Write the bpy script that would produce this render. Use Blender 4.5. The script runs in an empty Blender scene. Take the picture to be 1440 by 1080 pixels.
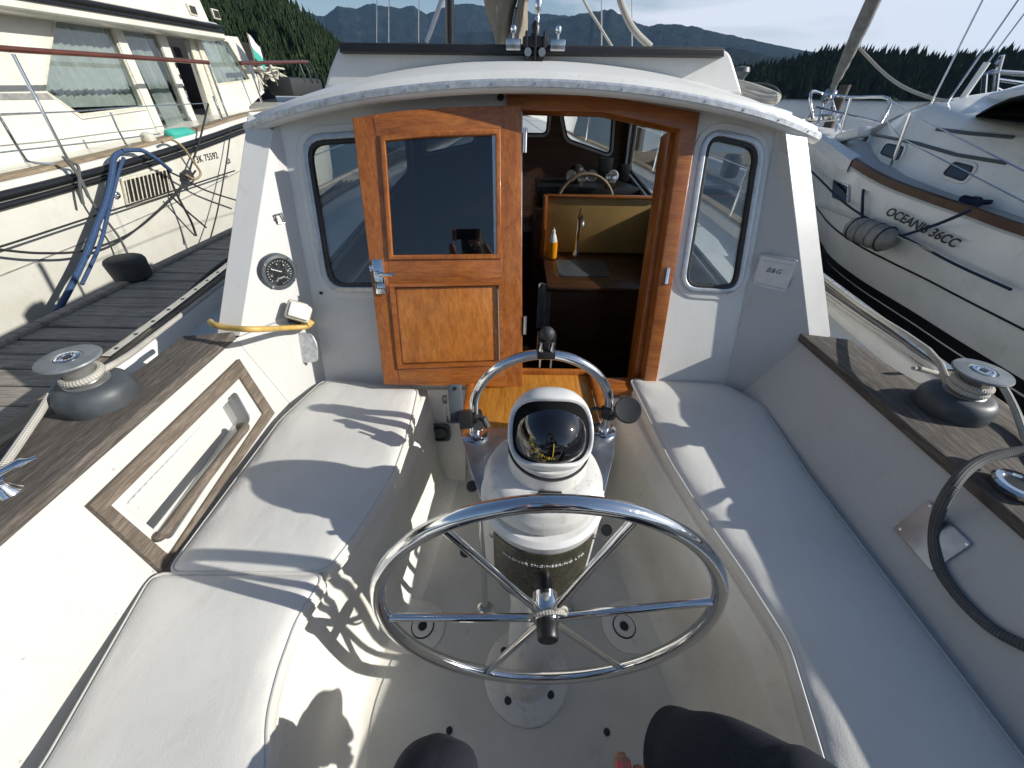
import bpy, bmesh, math, random
from mathutils import Vector as V, Matrix, noise
random.seed(7)
R = math.radians
scn = bpy.context.scene
COL = scn.collection
LIFT = 1.85                      # built with the lens at the origin, lifted at the end so that water is z = 0
F = 541.0
PITCH, ROLL = R(37.2), R(0.9)
fw = V((0, math.cos(PITCH), -math.sin(PITCH)))
up0 = V((0, math.sin(PITCH), math.cos(PITCH)))
rt = V((1, 0, 0)) * math.cos(ROLL) + up0 * math.sin(ROLL)
up = up0 * math.cos(ROLL) - V((1, 0, 0)) * math.sin(ROLL)

def ray(px, py): return fw + rt * ((px - 720) / F) + up * ((540 - py) / F)
def atz(px, py, z): r = ray(px, py); return r * (z / r.z)
def atx(px, py, x): r = ray(px, py); return r * (x / r.x)
def aty(px, py, y): r = ray(px, py); return r * (y / r.y)

class Pl:
    def __init__(s, o, ex, ey):
        s.o = V(o); s.ex = V(ex).normalized()
        ey = V(ey); s.ey = (ey - s.ex * ey.dot(s.ex)).normalized(); s.n = s.ex.cross(s.ey)
    def uv(s, px, py, off=0):
        r = ray(px, py); t = (s.o + s.n * off).dot(s.n) / r.dot(s.n); p = r * t - s.o
        return (p.dot(s.ex), p.dot(s.ey))
    def hit(s, px, py, off=0):
        u, v = s.uv(px, py, off); return s.w(u, v, off)
    def w(s, u, v, n=0): return s.o + s.ex * u + s.ey * v + s.n * n
    def mat(s, off=0):
        m = Matrix.Identity(4)
        for i, a in enumerate((s.ex, s.ey, s.n)):
            for j in range(3): m[j][i] = a[j]
        p = s.o + s.n * off
        for j in range(3): m[j][3] = p[j]
        return m

# ------------------------------------------------------------------ materials
MATS = {}
class NT:
    def __init__(s, name):
        s.m = bpy.data.materials.new(name); s.m.use_nodes = True
        s.t = s.m.node_tree; s.n = s.t.nodes; s.b = s.n['Principled BSDF']; s.out = s.n['Material Output']
        s.tc = s.n.new('ShaderNodeTexCoord'); MATS[name] = s.m
    def add(s, typ, **kw):
        nd = s.n.new(typ)
        for k, v in kw.items():
            if k in nd.inputs: nd.inputs[k].default_value = v
            else: setattr(nd, k, v)
        return nd
    def link(s, a, b): s.t.links.new(a, b)
    def co(s, scale=(1, 1, 1), kind='Object', rot=(0, 0, 0)):
        mp = s.n.new('ShaderNodeMapping'); mp.inputs['Scale'].default_value = scale; mp.inputs['Rotation'].default_value = rot
        s.link(s.tc.outputs[kind], mp.inputs['Vector']); return mp.outputs[0]
    def noise(s, vec, sc, det=4, rough=.55, dist=0):
        nd = s.add('ShaderNodeTexNoise', Scale=sc, Detail=det, Roughness=rough, Distortion=dist)
        s.link(vec, nd.inputs['Vector']); return nd.outputs['Fac']
    def ramp(s, fac, stops):
        nd = s.n.new('ShaderNodeValToRGB'); e = nd.color_ramp.elements
        while len(e) < len(stops): e.new(.5)
        for i, (p, c) in enumerate(stops):
            e[i].position = p; e[i].color = c if len(c) == 4 else (*c, 1)
        s.link(fac, nd.inputs[0]); return nd.outputs[0]
    def mix(s, fac, a, b, mode='MIX'):
        nd = s.n.new('ShaderNodeMix'); nd.data_type = 'RGBA'; nd.blend_type = mode
        for k, v in ((0, fac), (6, a), (7, b)):
            if hasattr(v, 'is_linked'): s.link(v, nd.inputs[k])
            elif isinstance(v, (int, float)): nd.inputs[k].default_value = v
            else: nd.inputs[k].default_value = (*v, 1) if len(v) == 3 else v
        return nd.outputs[2]
    def bump(s, h, st=.2, d=.002):
        nd = s.add('ShaderNodeBump', Strength=st, Distance=d)
        s.link(h, nd.inputs['Height'])
        if s.b.inputs['Normal'].is_linked:
            s.link(s.b.inputs['Normal'].links[0].from_socket, nd.inputs['Normal'])
        s.link(nd.outputs[0], s.b.inputs['Normal'])
    def col(s, sock):
        if hasattr(sock, 'is_linked'): s.link(sock, s.b.inputs['Base Color'])
        else: s.b.inputs['Base Color'].default_value = (*sock, 1)
    def set(s, **kw):
        for k, v in kw.items(): s.b.inputs[k.replace('_', ' ')].default_value = v

def simple(name, c, rough=.5, metal=0, var=.12, sc=12, bump=0, bsc=200, coat=0, spec=.5):
    t = NT(name); f = t.noise(t.co(), sc, 5)
    lo = tuple(x * (1 - var) for x in c); hi = tuple(min(1, x * (1 + var)) for x in c)
    t.col(t.ramp(f, [(.3, lo), (.7, hi)])); t.set(Roughness=rough, Metallic=metal, Coat_Weight=coat, Specular_IOR_Level=spec)
    if var: 
        rr_ = t.add('ShaderNodeMapRange'); rr_.inputs[3].default_value = max(.02, rough * .8); rr_.inputs[4].default_value = min(1, rough * 1.2)
        t.link(t.noise(t.co(), sc * 2.3, 4), rr_.inputs[0]); t.link(rr_.outputs[0], t.b.inputs['Roughness'])
    if bump: t.bump(t.noise(t.co(), bsc, 2), bump, .001)
    return t.m

def gelcoat(name, c, dirt=(.45, .42, .34), amt=.35, rough=.3, bump=.1, bsc=350, bd=.0006):
    t = NT(name)
    f1 = t.noise(t.co(), 3.2, 6, .62); f2 = t.noise(t.co((1, 1, .3)), 26, 5, .7)
    a = t.ramp(f1, [(.45, (0, 0, 0)), (.8, (amt, amt, amt))]); b = t.ramp(f2, [(.58, (0, 0, 0)), (.85, (amt, amt, amt))])
    c1 = t.mix(a, c, dirt); c2 = t.mix(b, c1, tuple(x * .7 for x in dirt)); t.col(c2)
    sp = t.noise(t.co(), 70, 3); spr = t.ramp(sp, [(.70, (0, 0, 0)), (.75, (.45, .45, .45))])
    t.col(t.mix(spr, c2, (.2, .17, .12)))
    t.set(Roughness=rough, Specular_IOR_Level=.45); t.bump(t.noise(t.co(), bsc, 2), bump, bd)
    return t.m

def wood(name, dark, mid, light, rough, coat, axis='y', sc=1.0, bump=.3, planks=0):
    t = NT(name)
    k = {'x': (1.2, 14, 14), 'y': (14, 1.2, 14), 'z': (14, 14, 1.2)}[axis]; k = tuple(v * sc for v in k)
    v = t.co(k); f = t.noise(v, 3, 8, .6, 1.3); g = t.noise(t.co(tuple(x * 5 for x in k)), 3, 4, .7, .3)
    c = t.ramp(f, [(.25, dark), (.5, mid), (.75, light)])
    gr = t.ramp(g, [(.35, (.55, .55, .55)), (.6, (1, 1, 1))])
    c = t.mix(.75, c, gr, 'MULTIPLY')
    big = t.ramp(t.noise(t.co(), 5, 3), [(.3, (.8, .8, .8)), (.7, (1, 1, 1))]); c = t.mix(1., c, big, 'MULTIPLY')
    t.col(c); t.set(Roughness=rough, Coat_Weight=coat, Coat_Roughness=.08); t.bump(g, bump, .0015)
    return t.m

def rope(name, c1, c2, n=10, pitch=.012, tracer=None):
    t = NT(name); sep = t.n.new('ShaderNodeSeparateXYZ'); t.link(t.tc.outputs['UV'], sep.inputs[0])
    def strand(sgn):
        m = t.add('ShaderNodeMath', operation='MULTIPLY'); t.link(sep.outputs[0], m.inputs[0]); m.inputs[1].default_value = 6.2832 * n / 2 * sgn
        m2 = t.add('ShaderNodeMath', operation='MULTIPLY_ADD'); t.link(sep.outputs[1], m2.inputs[0]); m2.inputs[1].default_value = 6.2832 / pitch; t.link(m.outputs[0], m2.inputs[2])
        s_ = t.add('ShaderNodeMath', operation='SINE'); t.link(m2.outputs[0], s_.inputs[0]); return s_.outputs[0]
    m = t.add('ShaderNodeMath', operation='MULTIPLY'); t.link(strand(1), m.inputs[0]); t.link(strand(-1), m.inputs[1])
    ab = t.add('ShaderNodeMapRange'); t.link(m.outputs[0], ab.inputs[0]); ab.inputs[1].default_value = -1
    c = t.mix(ab.outputs[0], c2, c1); t.col(t.mix(t.ramp(t.noise(t.co(), 30, 4), [(.4, (0, 0, 0)), (.8, (.5, .5, .5))]), c, c2))
    t.set(Roughness=.85); t.bump(ab.outputs[0], .8, .002); return t.m

def glass(name, tint=(.55, .6, .6), refl=1.0, ior=1.5):
    t = NT(name); t.n.remove(t.b)
    tr = t.add('ShaderNodeBsdfTransparent'); tr.inputs[0].default_value = (*tint, 1)
    gl = t.add('ShaderNodeBsdfGlossy'); gl.inputs['Roughness'].default_value = .015; gl.inputs[0].default_value = (1, 1, 1, 1)
    fr = t.add('ShaderNodeFresnel', IOR=ior); ge = t.n.new('ShaderNodeNewGeometry'); mi = t.n.new('ShaderNodeMapRange'); t.link(ge.outputs['Backfacing'], mi.inputs[0]); mi.inputs[3].default_value = ior; mi.inputs[4].default_value = 1 / ior; t.link(mi.outputs[0], fr.inputs['IOR'])
    fr = fr; mt = t.add('ShaderNodeMath', operation='MULTIPLY_ADD'); mt.inputs[1].default_value = refl; mt.inputs[2].default_value = .02
    t.link(fr.outputs[0], mt.inputs[0]); mx = t.add('ShaderNodeMixShader')
    t.link(mt.outputs[0], mx.inputs[0]); t.link(tr.outputs[0], mx.inputs[1]); t.link(gl.outputs[0], mx.inputs[2]); t.link(mx.outputs[0], t.out.inputs[0])
    bp = t.add('ShaderNodeBump', Strength=.25, Distance=.002); t.link(t.noise(t.co(), 3, 2), bp.inputs['Height']); t.link(bp.outputs[0], gl.inputs['Normal'])
    return t.m

gelcoat('gel', (.72, .71, .675)); gelcoat('gel_roof', (.74, .735, .70), amt=.3, rough=.42)
gelcoat('gel_in', (.80, .775, .70), (.42, .38, .30), .5, .45)
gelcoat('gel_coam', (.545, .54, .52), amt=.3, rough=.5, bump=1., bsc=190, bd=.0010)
gelcoat('yacht_gel', (.62, .605, .54), (.42, .4, .3), .45, .25); gelcoat('sail_gel', (.78, .785, .76), (.4, .42, .38), .4, .22)
gelcoat('sail_deck', (.50, .51, .50), (.36, .36, .36), .4, .6)
# non-skid sole
t = NT('nonskid'); f = t.noise(t.co(), 6, 6, .6); c = t.ramp(f, [(.3, (.58, .57, .52)), (.7, (.68, .67, .62))])
sp = t.ramp(t.noise(t.co(), 14, 6, .8), [(.62, (0, 0, 0)), (.75, (.45, .45, .45))]); c = t.mix(sp, c, (.22, .19, .15)); t.col(c)
vo = t.add('ShaderNodeTexVoronoi', Scale=260.); t.link(t.co(), vo.inputs['Vector']); t.bump(vo.outputs['Distance'], .5, .0015); t.set(Roughness=.6)
t = NT('nonskid_white'); wv = t.add('ShaderNodeTexWave', Scale=32.); t.link(t.co(), wv.inputs['Vector']); wv.bands_direction = 'DIAGONAL'
t.col(t.mix(t.ramp(t.noise(t.co(), 8, 5), [(.4, (0, 0, 0)), (.8, (.5, .5, .5))]), (.66, .68, .68), (.5, .52, .52))); t.bump(wv.outputs['Fac'], .6, .002); t.set(Roughness=.6)
# cushion vinyl
t = NT('vinyl'); f = t.noise(t.co(), 4, 5, .6); c = t.ramp(f, [(.3, (.62, .605, .56)), (.7, (.70, .685, .64))])
c = t.mix(t.ramp(t.noise(t.co((1, .4, 1), rot=(0, 0, .6)), 18, 6, .7, .6), [(.6, (0, 0, 0)), (.8, (.35, .35, .35))]), c, (.42, .40, .35)); t.col(c)
vo = t.add('ShaderNodeTexVoronoi', Scale=420.); t.link(t.co(), vo.inputs['Vector']); t.bump(vo.outputs['Distance'], .25, .001)
t.bump(t.noise(t.co((1, .5, 1), rot=(0, 0, .5)), 7, 3, .5, .8), .5, .007); t.set(Roughness=.42, Specular_IOR_Level=.45)
simple('piping', (.62, .60, .55), .45, var=.08)
wood('teak_grey', (.05, .042, .035), (.125, .105, .088), (.27, .24, .20), .85, 0, 'y', 2.6, 1.)
wood('teak_rail', (.08, .062, .048), (.17, .135, .10), (.30, .25, .2), .8, 0, 'y', 2.2, .9)
wood('teak_tan', (.16, .12, .08), (.30, .23, .15), (.42, .34, .24), .7, 0, 'y', 1, .5)
wood('varnish_v', (.26, .066, .010), (.43, .13, .020), (.54, .195, .035), .35, .45, 'z', .9, .12)
wood('varnish_h', (.24, .062, .010), (.40, .122, .020), (.50, .18, .033), .35, .45, 'x', .9, .12)
wood('varnish_panel', (.38, .115, .016), (.53, .18, .028), (.62, .245, .045), .4, .35, 'z', .45, .08)
wood('step_wood', (.42, .15, .02), (.60, .25, .035), (.70, .33, .06), .3, .7, 'y', .8, .08)
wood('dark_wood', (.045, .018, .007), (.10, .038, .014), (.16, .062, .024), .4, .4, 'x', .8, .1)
wood('rail_red', (.07, .02, .012), (.12, .035, .02), (.18, .06, .035), .35, .5, 'y', 1, .1)
wood('dock_wood', (.20, .175, .145), (.37, .33, .275), (.52, .47, .40), .9, 0, 'x', .8, .9)
t = NT('chrome'); t.set(Metallic=1.); sp = t.ramp(t.noise(t.co(), 160, 3, .6), [(.62, (0, 0, 0)), (.72, (1, 1, 1))]); sm = t.ramp(t.noise(t.co(), 14, 5, .65), [(.35, (0, 0, 0)), (.75, (1, 1, 1))])
t.col(t.mix(sp, (.76, .77, .78), (.55, .52, .48))); ma = t.add('ShaderNodeMath', operation='MULTIPLY_ADD'); t.link(sp, ma.inputs[0]); ma.inputs[1].default_value = .30; mb = t.add('ShaderNodeMath', operation='MULTIPLY_ADD'); t.link(sm, mb.inputs[0]); mb.inputs[1].default_value = .10; mb.inputs[2].default_value = .05; t.link(mb.outputs[0], ma.inputs[2]); t.link(ma.outputs[0], t.b.inputs['Roughness'])
simple('steel', (.62, .62, .62), .22, 1, .12, 25)
simple('plate_steel', (.40, .42, .45), .38, 1, .2, 14, .1, 120); simple('galv', (.66, .68, .70), .48, .7, .25, 60, .15, 150)
simple('alu_frame', (.50, .51, .52), .38, .8, .12, 40)
simple('black', (.015, .015, .016), .4, 0, .2); simple('rubber', (.03, .032, .034), .6, 0, .25, 20, .2)
simple('winch_base', (.055, .063, .07), .5, 0, .35, 16, .25, 60); simple('winch_grey', (.20, .215, .22), .5, .3, .25, 20, .1)
simple('winch_drum', (.33, .33, .32), .38, .7, .15, 40, .3, 90)
simple('grey_plastic', (.075, .09, .10), .45, 0, .15, 30); simple('pod_white', (.72, .715, .69), .3, 0, .06, 30)
gelcoat('pod_dirty', (.72, .71, .68), (.33, .31, .26), 1., .35)
simple('dark_label', (.055, .05, .03), .28, 0, .3, 30); simple('white_mark', (.7, .7, .66), .5, 0, .05)
simple('yellow_mark', (.75, .5, .05), .5, 0, .05); simple('ink', (.02, .022, .03), .5, 0, 0)
simple('yellow_cable', (.55, .36, .10), .5, 0, .2, 20); simple('old_plastic', (.55, .52, .42), .45, 0, .2, 30)
simple('gold_board', (.36, .22, .07), .45, 0, .15, 6); simple('canvas_tan', (.22, .19, .145), .85, 0, .2, 6, .4, 90)
simple('canvas_dark', (.012, .022, .02), .9, 0, .3, 8, .3); simple('denim', (.008, .011, .02), .95, 0, .4, 220, .5, 500)
simple('denim_light', (.035, .048, .075), .95, 0, .4, 200, .5, 500)
simple('shirt', (.05, .06, .08), .9, 0, .2); simple('hair', (.03, .02, .015), .6, 0, .3, 80); simple('teal', (.05, .38, .30), .5, 0, .1)
t = NT('skin'); t.col(t.ramp(t.noise(t.co(), 30, 5), [(.3, (.36, .17, .105)), (.7, (.46, .24, .16))])); t.set(Roughness=.5, Subsurface_Weight=.1, Subsurface_Scale=.005); t.bump(t.noise(t.co(), 300, 3), .3, .0005)
simple('nail', (.85, .08, .15), .12, 0, .02); simple('fender_grey', (.24, .235, .22), .7, 0, .3, 14, .3, 80)
simple('blackstripe', (.014, .015, .017), .3, 0, .1); simple('toerail', (.085, .038, .02), .5, 0, .3, 10)
simple('orange_liquid', (.8, .3, .01), .1, 0, .05); simple('flag_white', (.7, .72, .75), .8); simple('soap_cap', (.8, .8, .78), .3)
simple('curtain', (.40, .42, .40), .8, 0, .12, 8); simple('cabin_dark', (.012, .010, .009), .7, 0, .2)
simple('blue_rope_flat', (.06, .14, .34), .8, 0, .3, 20)
rope('rope_white', (.62, .60, .54), (.30, .28, .24)); rope('rope_grey', (.17, .17, .165), (.05, .05, .05), 12, .010)
rope('rope_blue', (.045, .10, .21), (.012, .03, .08), 8, .02); rope('rope_black', (.03, .032, .035), (.01, .01, .01))
rope('rope_tan', (.42, .33, .19), (.2, .15, .08)); rope('rope_navy', (.02, .035, .09), (.008, .01, .03))
glass('glass', (.88, .90, .90), 1.0); glass('glass_door', (.42, .45, .48), 1.3); glass('glass_dark', (.14, .16, .16), 1.6); glass('glass_curtain', (.86, .89, .88), 1.2)
simple('matt_black', (.006, .006, .007), .85, 0, 0, spec=.1)
t = NT('dome'); t.col((.004, .004, .005)); t.set(Roughness=.03, Specular_IOR_Level=.6, Coat_Weight=1., Coat_Roughness=.02)
# water
t = NT('water'); t.col((.012, .024, .028)); t.set(Roughness=.22, IOR=1.33, Specular_IOR_Level=.5)
t.bump(t.noise(t.co((1, .55, 1)), .9, 5, .6), 1., .03); t.bump(t.noise(t.co((1, .6, 1)), 7, 3, .6), .6, .012)
# foliage
t = NT('forest'); oi = t.noise(t.co(), .12, 4, .6); c = t.ramp(oi, [(.3, (.014, .028, .014)), (.55, (.028, .048, .020)), (.8, (.06, .08, .033))])
c = t.mix(.6, c, t.ramp(t.noise(t.co(), 1.5, 3), [(.3, (.4, .4, .4)), (.7, (1.3, 1.3, 1.3))]), 'MULTIPLY'); t.col(c); t.set(Roughness=.9, Specular_IOR_Level=.15)
t = NT('hill_ground'); t.col(t.ramp(t.noise(t.co(), .08, 6), [(.3, (.018, .028, .013)), (.75, (.05, .055, .03))])); t.set(Roughness=1., Specular_IOR_Level=.1)
t = NT('mountain'); c = t.ramp(t.noise(t.co((1, 1, .6)), .006, 9, .68), [(.3, (.008, .014, .014)), (.55, (.02, .03, .026)), (.72, (.045, .055, .045)), (.85, (.12, .125, .12))])
t.col(c); t.set(Roughness=1., Specular_IOR_Level=.05); t.bump(t.noise(t.co(), .012, 8, .7), 1., 60)

# ------------------------------------------------------------------ mesh helpers
def tube(pts, r, seg=10, closed=False, smooth=0, caps=True, bm=None, sx=1.0):
    bm = bm or bmesh.new(); P = [V(p) for p in pts]
    if smooth:
        Q = []; n = len(P); rngs = range(n if closed else n - 1)
        for i in rngs:
            g = lambda k: P[k % n] if closed else P[max(0, min(n - 1, k))]
            a, b, c, d = g(i - 1), g(i), g(i + 1), g(i + 2)
            for j in range(smooth):
                u = j / smooth
                Q.append(.5 * ((2 * b) + (c - a) * u + (2 * a - 5 * b + 4 * c - d) * u * u + (3 * b - a - 3 * c + d) * u ** 3))
        if not closed: Q.append(P[-1])
        P = Q
    n = len(P); rr = r if isinstance(r, (list, tuple)) else None
    uvl = bm.loops.layers.uv.verify(); rings = []; L = [0.]
    for i in range(1, n): L.append(L[-1] + (P[i] - P[i - 1]).length)
    nrm = None
    for i in range(n):
        if closed: tg = (P[(i + 1) % n] - P[i - 1])
        else: tg = P[min(n - 1, i + 1)] - P[max(0, i - 1)]
        tg = tg.normalized() if tg.length > 1e-9 else V((0, 0, 1))
        if nrm is None: nrm = tg.orthogonal().normalized()
        nrm = (nrm - tg * nrm.dot(tg)); nrm = nrm.normalized() if nrm.length > 1e-6 else tg.orthogonal().normalized()
        bn = tg.cross(nrm); ri = (rr[int(i * (len(rr) - 1) / max(1, n - 1) + .5)] if rr else r)
        rings.append([bm.verts.new(P[i] + (nrm * math.cos(2 * math.pi * k / seg) * sx + bn * math.sin(2 * math.pi * k / seg)) * ri) for k in range(seg)])
    m = n if closed else n - 1
    if closed:   # parallel transport mismatch: match nearest start index
        best = min(range(seg), key=lambda s_: (rings[0][s_].co - rings[-1][0].co).length)
    for i in range(m):
        a = rings[i]; b = rings[(i + 1) % n]
        if closed and i == n - 1: b = [b[(k + best) % seg] for k in range(seg)]
        for k in range(seg):
            try: f = bm.faces.new((a[k], a[(k + 1) % seg], b[(k + 1) % seg], b[k]))
            except ValueError: continue
            la = L[i]; lb = L[i + 1] if i + 1 < n else L[i] + (P[0] - P[-1]).length
            for lp, uv in zip(f.loops, ((k / seg, la), ((k + 1) / seg, la), ((k + 1) / seg, lb), (k / seg, lb))): lp[uvl].uv = uv
    if caps and not closed:
        bm.faces.new(rings[0][::-1]); bm.faces.new(rings[-1])
    return bm

def lathe(prof, M=None, seg=32, bm=None, sweep=2 * math.pi):
    """prof: (radius, height) about local Z; M places it"""
    bm = bm or bmesh.new(); M = M or Matrix.Identity(4); rings = []
    for (r, h) in prof:
        if r < 1e-5: rings.append([bm.verts.new(M @ V((0, 0, h)))])
        else: rings.append([bm.verts.new(M @ V((r * math.cos(2 * math.pi * k / seg), r * math.sin(2 * math.pi * k / seg), h))) for k in range(seg)])
    for a, b in zip(rings, rings[1:]):
        for k in range(seg):
            k2 = (k + 1) % seg
            if len(a) == 1 and len(b) == 1: break
            if len(a) == 1: bm.faces.new((a[0], b[k2], b[k]))
            elif len(b) == 1: bm.faces.new((a[k], a[k2], b[0]))
            else: bm.faces.new((a[k], a[k2], b[k2], b[k]))
    if len(rings[0]) > 1: bm.faces.new(rings[0][::-1])
    if len(rings[-1]) > 1: bm.faces.new(rings[-1])
    return bm

def Mz(loc, z=(0, 0, 1), x=(1, 0, 0)):
    z = V(z).normalized(); x = V(x); x = (x - z * x.dot(z))
    x = x.normalized() if x.length > 1e-5 else z.orthogonal().normalized(); y = z.cross(x)
    m = Matrix.Identity(4)
    for i, a in enumerate((x, y, z)):
        for j in range(3): m[j][i] = a[j]
    for j in range(3): m[j][3] = loc[j]
    return m

def box(c, s, M=None, bev=0, bm=None, seg=2):
    b2 = bmesh.new(); bmesh.ops.create_cube(b2, size=1)
    bmesh.ops.scale(b2, vec=V(s), verts=b2.verts); bmesh.ops.translate(b2, vec=V(c), verts=b2.verts)
    if bev: bmesh.ops.bevel(b2, geom=list(b2.edges), offset=bev, segments=seg, affect='EDGES', profile=.5)
    if M: bmesh.ops.transform(b2, matrix=M, verts=b2.verts)
    return join(bm, b2)
def join(bm, b2):
    if bm is None: return b2
    me = bpy.data.meshes.new('tmp'); b2.to_mesh(me); bm.from_mesh(me); bpy.data.meshes.remove(me); b2.free(); return bm

def fillet(loop, r, n=5):
    out = []; m = len(loop)
    for i in range(m):
        p = V((*loop[i], 0)); a = V((*loop[i - 1], 0)) - p; b = V((*loop[(i + 1) % m], 0)) - p
        rr = r[i] if isinstance(r, (list, tuple)) else r
        if rr <= 0: out.append((p.x, p.y)); continue
        d = min(rr, a.length * .49, b.length * .49); pa = p + a.normalized() * d; pb = p + b.normalized() * d
        for k in range(n + 1):
            u = k / n; q = pa * (1 - u) ** 2 + p * 2 * u * (1 - u) + pb * u * u; out.append((q.x, q.y))
    return out

def plate(pl, loops, front=0., thick=.02, bev=0, bm=None, res=2):
    """flat plate with holes in plane pl; its front face lies at offset `front` along the plane normal"""
    cu = bpy.data.curves.new('tmp', 'CURVE'); cu.dimensions = '2D'; cu.fill_mode = 'BOTH'
    for lp in loops:
        sp = cu.splines.new('POLY'); sp.points.add(len(lp) - 1); sp.use_cyclic_u = True
        for i, (x, y) in enumerate(lp): sp.points[i].co = (x, y, 0, 1)
    cu.extrude = thick / 2 - bev; cu.bevel_depth = bev; cu.offset = -bev; cu.bevel_resolution = res
    ob = bpy.data.objects.new('tmp', cu); me = ob.to_mesh(); b2 = bmesh.new(); b2.from_mesh(me); ob.to_mesh_clear()
    bpy.data.objects.remove(ob); bpy.data.curves.remove(cu)
    bmesh.ops.remove_doubles(b2, verts=b2.verts, dist=1e-5)
    bmesh.ops.transform(b2, matrix=pl.mat(front - thick / 2), verts=b2.verts)
    return join(bm, b2)

def cdt(loops, extra=()):
    from mathutils.geometry import delaunay_2d_cdt
    vs, es = [], []
    for lp in loops:
        b0 = len(vs); n = len(lp); vs += [V((x, y)) for x, y in lp]; es += [(b0 + i, b0 + (i + 1) % n) for i in range(n)]
    vs += [V(p) for p in extra]
    ov, oe, of, *_ = delaunay_2d_cdt(vs, es, [], 0, 1e-6)
    def inside(x, y):
        c = False
        for lp in loops:
            for i in range(len(lp)):
                (x1, y1), (x2, y2) = lp[i - 1], lp[i]
                if (y1 > y) != (y2 > y) and x < (x2 - x1) * (y - y1) / (y2 - y1) + x1: c = not c
        return c
    fs = []
    for f in of:
        cx_ = sum(ov[i].x for i in f) / len(f); cy_ = sum(ov[i].y for i in f) / len(f)
        if inside(cx_, cy_): fs.append(f)
    return ov, fs, inside
def plate2(pl, loops, front=0., thick=.02):
    ov, fs, _ = cdt(loops); bm = bmesh.new(); vv = [bm.verts.new(pl.w(v.x, v.y, front)) for v in ov]
    for f in fs: bm.faces.new([vv[i] for i in f])
    bmesh.ops.delete(bm, geom=[v for v in bm.verts if not v.link_faces], context='VERTS')
    bmesh.ops.recalc_face_normals(bm, faces=bm.faces)
    if sum(f.normal.dot(pl.n) for f in bm.faces) < 0: bmesh.ops.reverse_faces(bm, faces=bm.faces)
    bmesh.ops.solidify(bm, geom=list(bm.faces), thickness=thick); return bm

def grid(rows, bm=None, closed=False):
    bm = bm or bmesh.new(); g = [[bm.verts.new(V(p)) for p in r] for r in rows]
    for a, b in zip(g, g[1:]):
        n = len(a)
        for k in range(n if closed else n - 1):
            try: bm.faces.new((a[k], a[(k + 1) % n], b[(k + 1) % n], b[k]))
            except ValueError: pass
    return bm
def solid(bm, t):
    bmesh.ops.recalc_face_normals(bm, faces=bm.faces); bmesh.ops.solidify(bm, geom=list(bm.faces), thickness=t); return bm
def text(s, size, M, ext=.001, bm=None, spacing=1., bend=None, shear=0, bold=0):
    cu = bpy.data.curves.new('tmp', 'FONT'); cu.body = s; cu.size = size; cu.extrude = ext; cu.align_x = 'CENTER'; cu.align_y = 'CENTER'; cu.space_character = spacing; cu.shear = shear; cu.offset = bold
    ob = bpy.data.objects.new('tmp', cu); me = ob.to_mesh(); b2 = bmesh.new(); b2.from_mesh(me); ob.to_mesh_clear(); bpy.data.objects.remove(ob); bpy.data.curves.remove(cu)
    if bend:
        for v in b2.verts: v.co = bend(v.co)
    bmesh.ops.transform(b2, matrix=M, verts=b2.verts); return join(bm, b2)

ORG = {}
def obj(name, bm, mat, parent=None, smooth=38, loc=None, recalc=True):
    if recalc: bmesh.ops.recalc_face_normals(bm, faces=bm.faces)
    me = bpy.data.meshes.new(name); 
    if parent is None:
        if loc is None:
            xs = [v.co for v in bm.verts]; loc = V(((min(v.x for v in xs) + max(v.x for v in xs)) / 2, (min(v.y for v in xs) + max(v.y for v in xs)) / 2, min(v.z for v in xs)))
        o0 = V(loc)
    else: o0 = ORG[parent.name]
    bmesh.ops.translate(bm, vec=-o0, verts=bm.verts)
    for f in bm.faces: f.smooth = smooth > 0
    bm.to_mesh(me); bm.free()
    if smooth: me.set_sharp_from_angle(angle=R(smooth))
    me.materials.append(MATS[mat]); o = bpy.data.objects.new(name, me); COL.objects.link(o)
    if parent: o.parent = parent
    else: o.location = o0
    ORG[o.name] = o0; return o
def tag(o, label=None, cat=None, group=None, kind=None):
    if label: o['label'] = label
    if cat: o['category'] = cat
    if group: o['group'] = group
    if kind: o['kind'] = kind
    return o
def thing(name, loc, label, cat, group=None):
    o = bpy.data.objects.new(name, None); COL.objects.link(o); o.location = V(loc); o.empty_display_size = .1
    ORG[o.name] = V(loc); return tag(o, label, cat, group)
def pset(parent, label): parent['label'] = label; return parent

# ================================================================== OWN BOAT
CX = .055
boat = thing('sailboat', (CX, 2.0, -1.85), 'white pilothouse sailing boat in the foreground, with steering wheel, compass and open teak door', 'sailboat')
LEAN = .296
BK = Pl((0, 1.577, 0), (1, 0, 0), (0, LEAN, 1)); # bulkhead: y = 1.577 + .296 z
def bk(*pts, off=0): return [BK.uv(px, py, off) for px, py in pts]
LIPY = 1.47
def arc(x):  # roof camber
    return -.132 * (x - CX) ** 2 - .03 * max(0, abs(x - CX) - .6) ** 2
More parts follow.
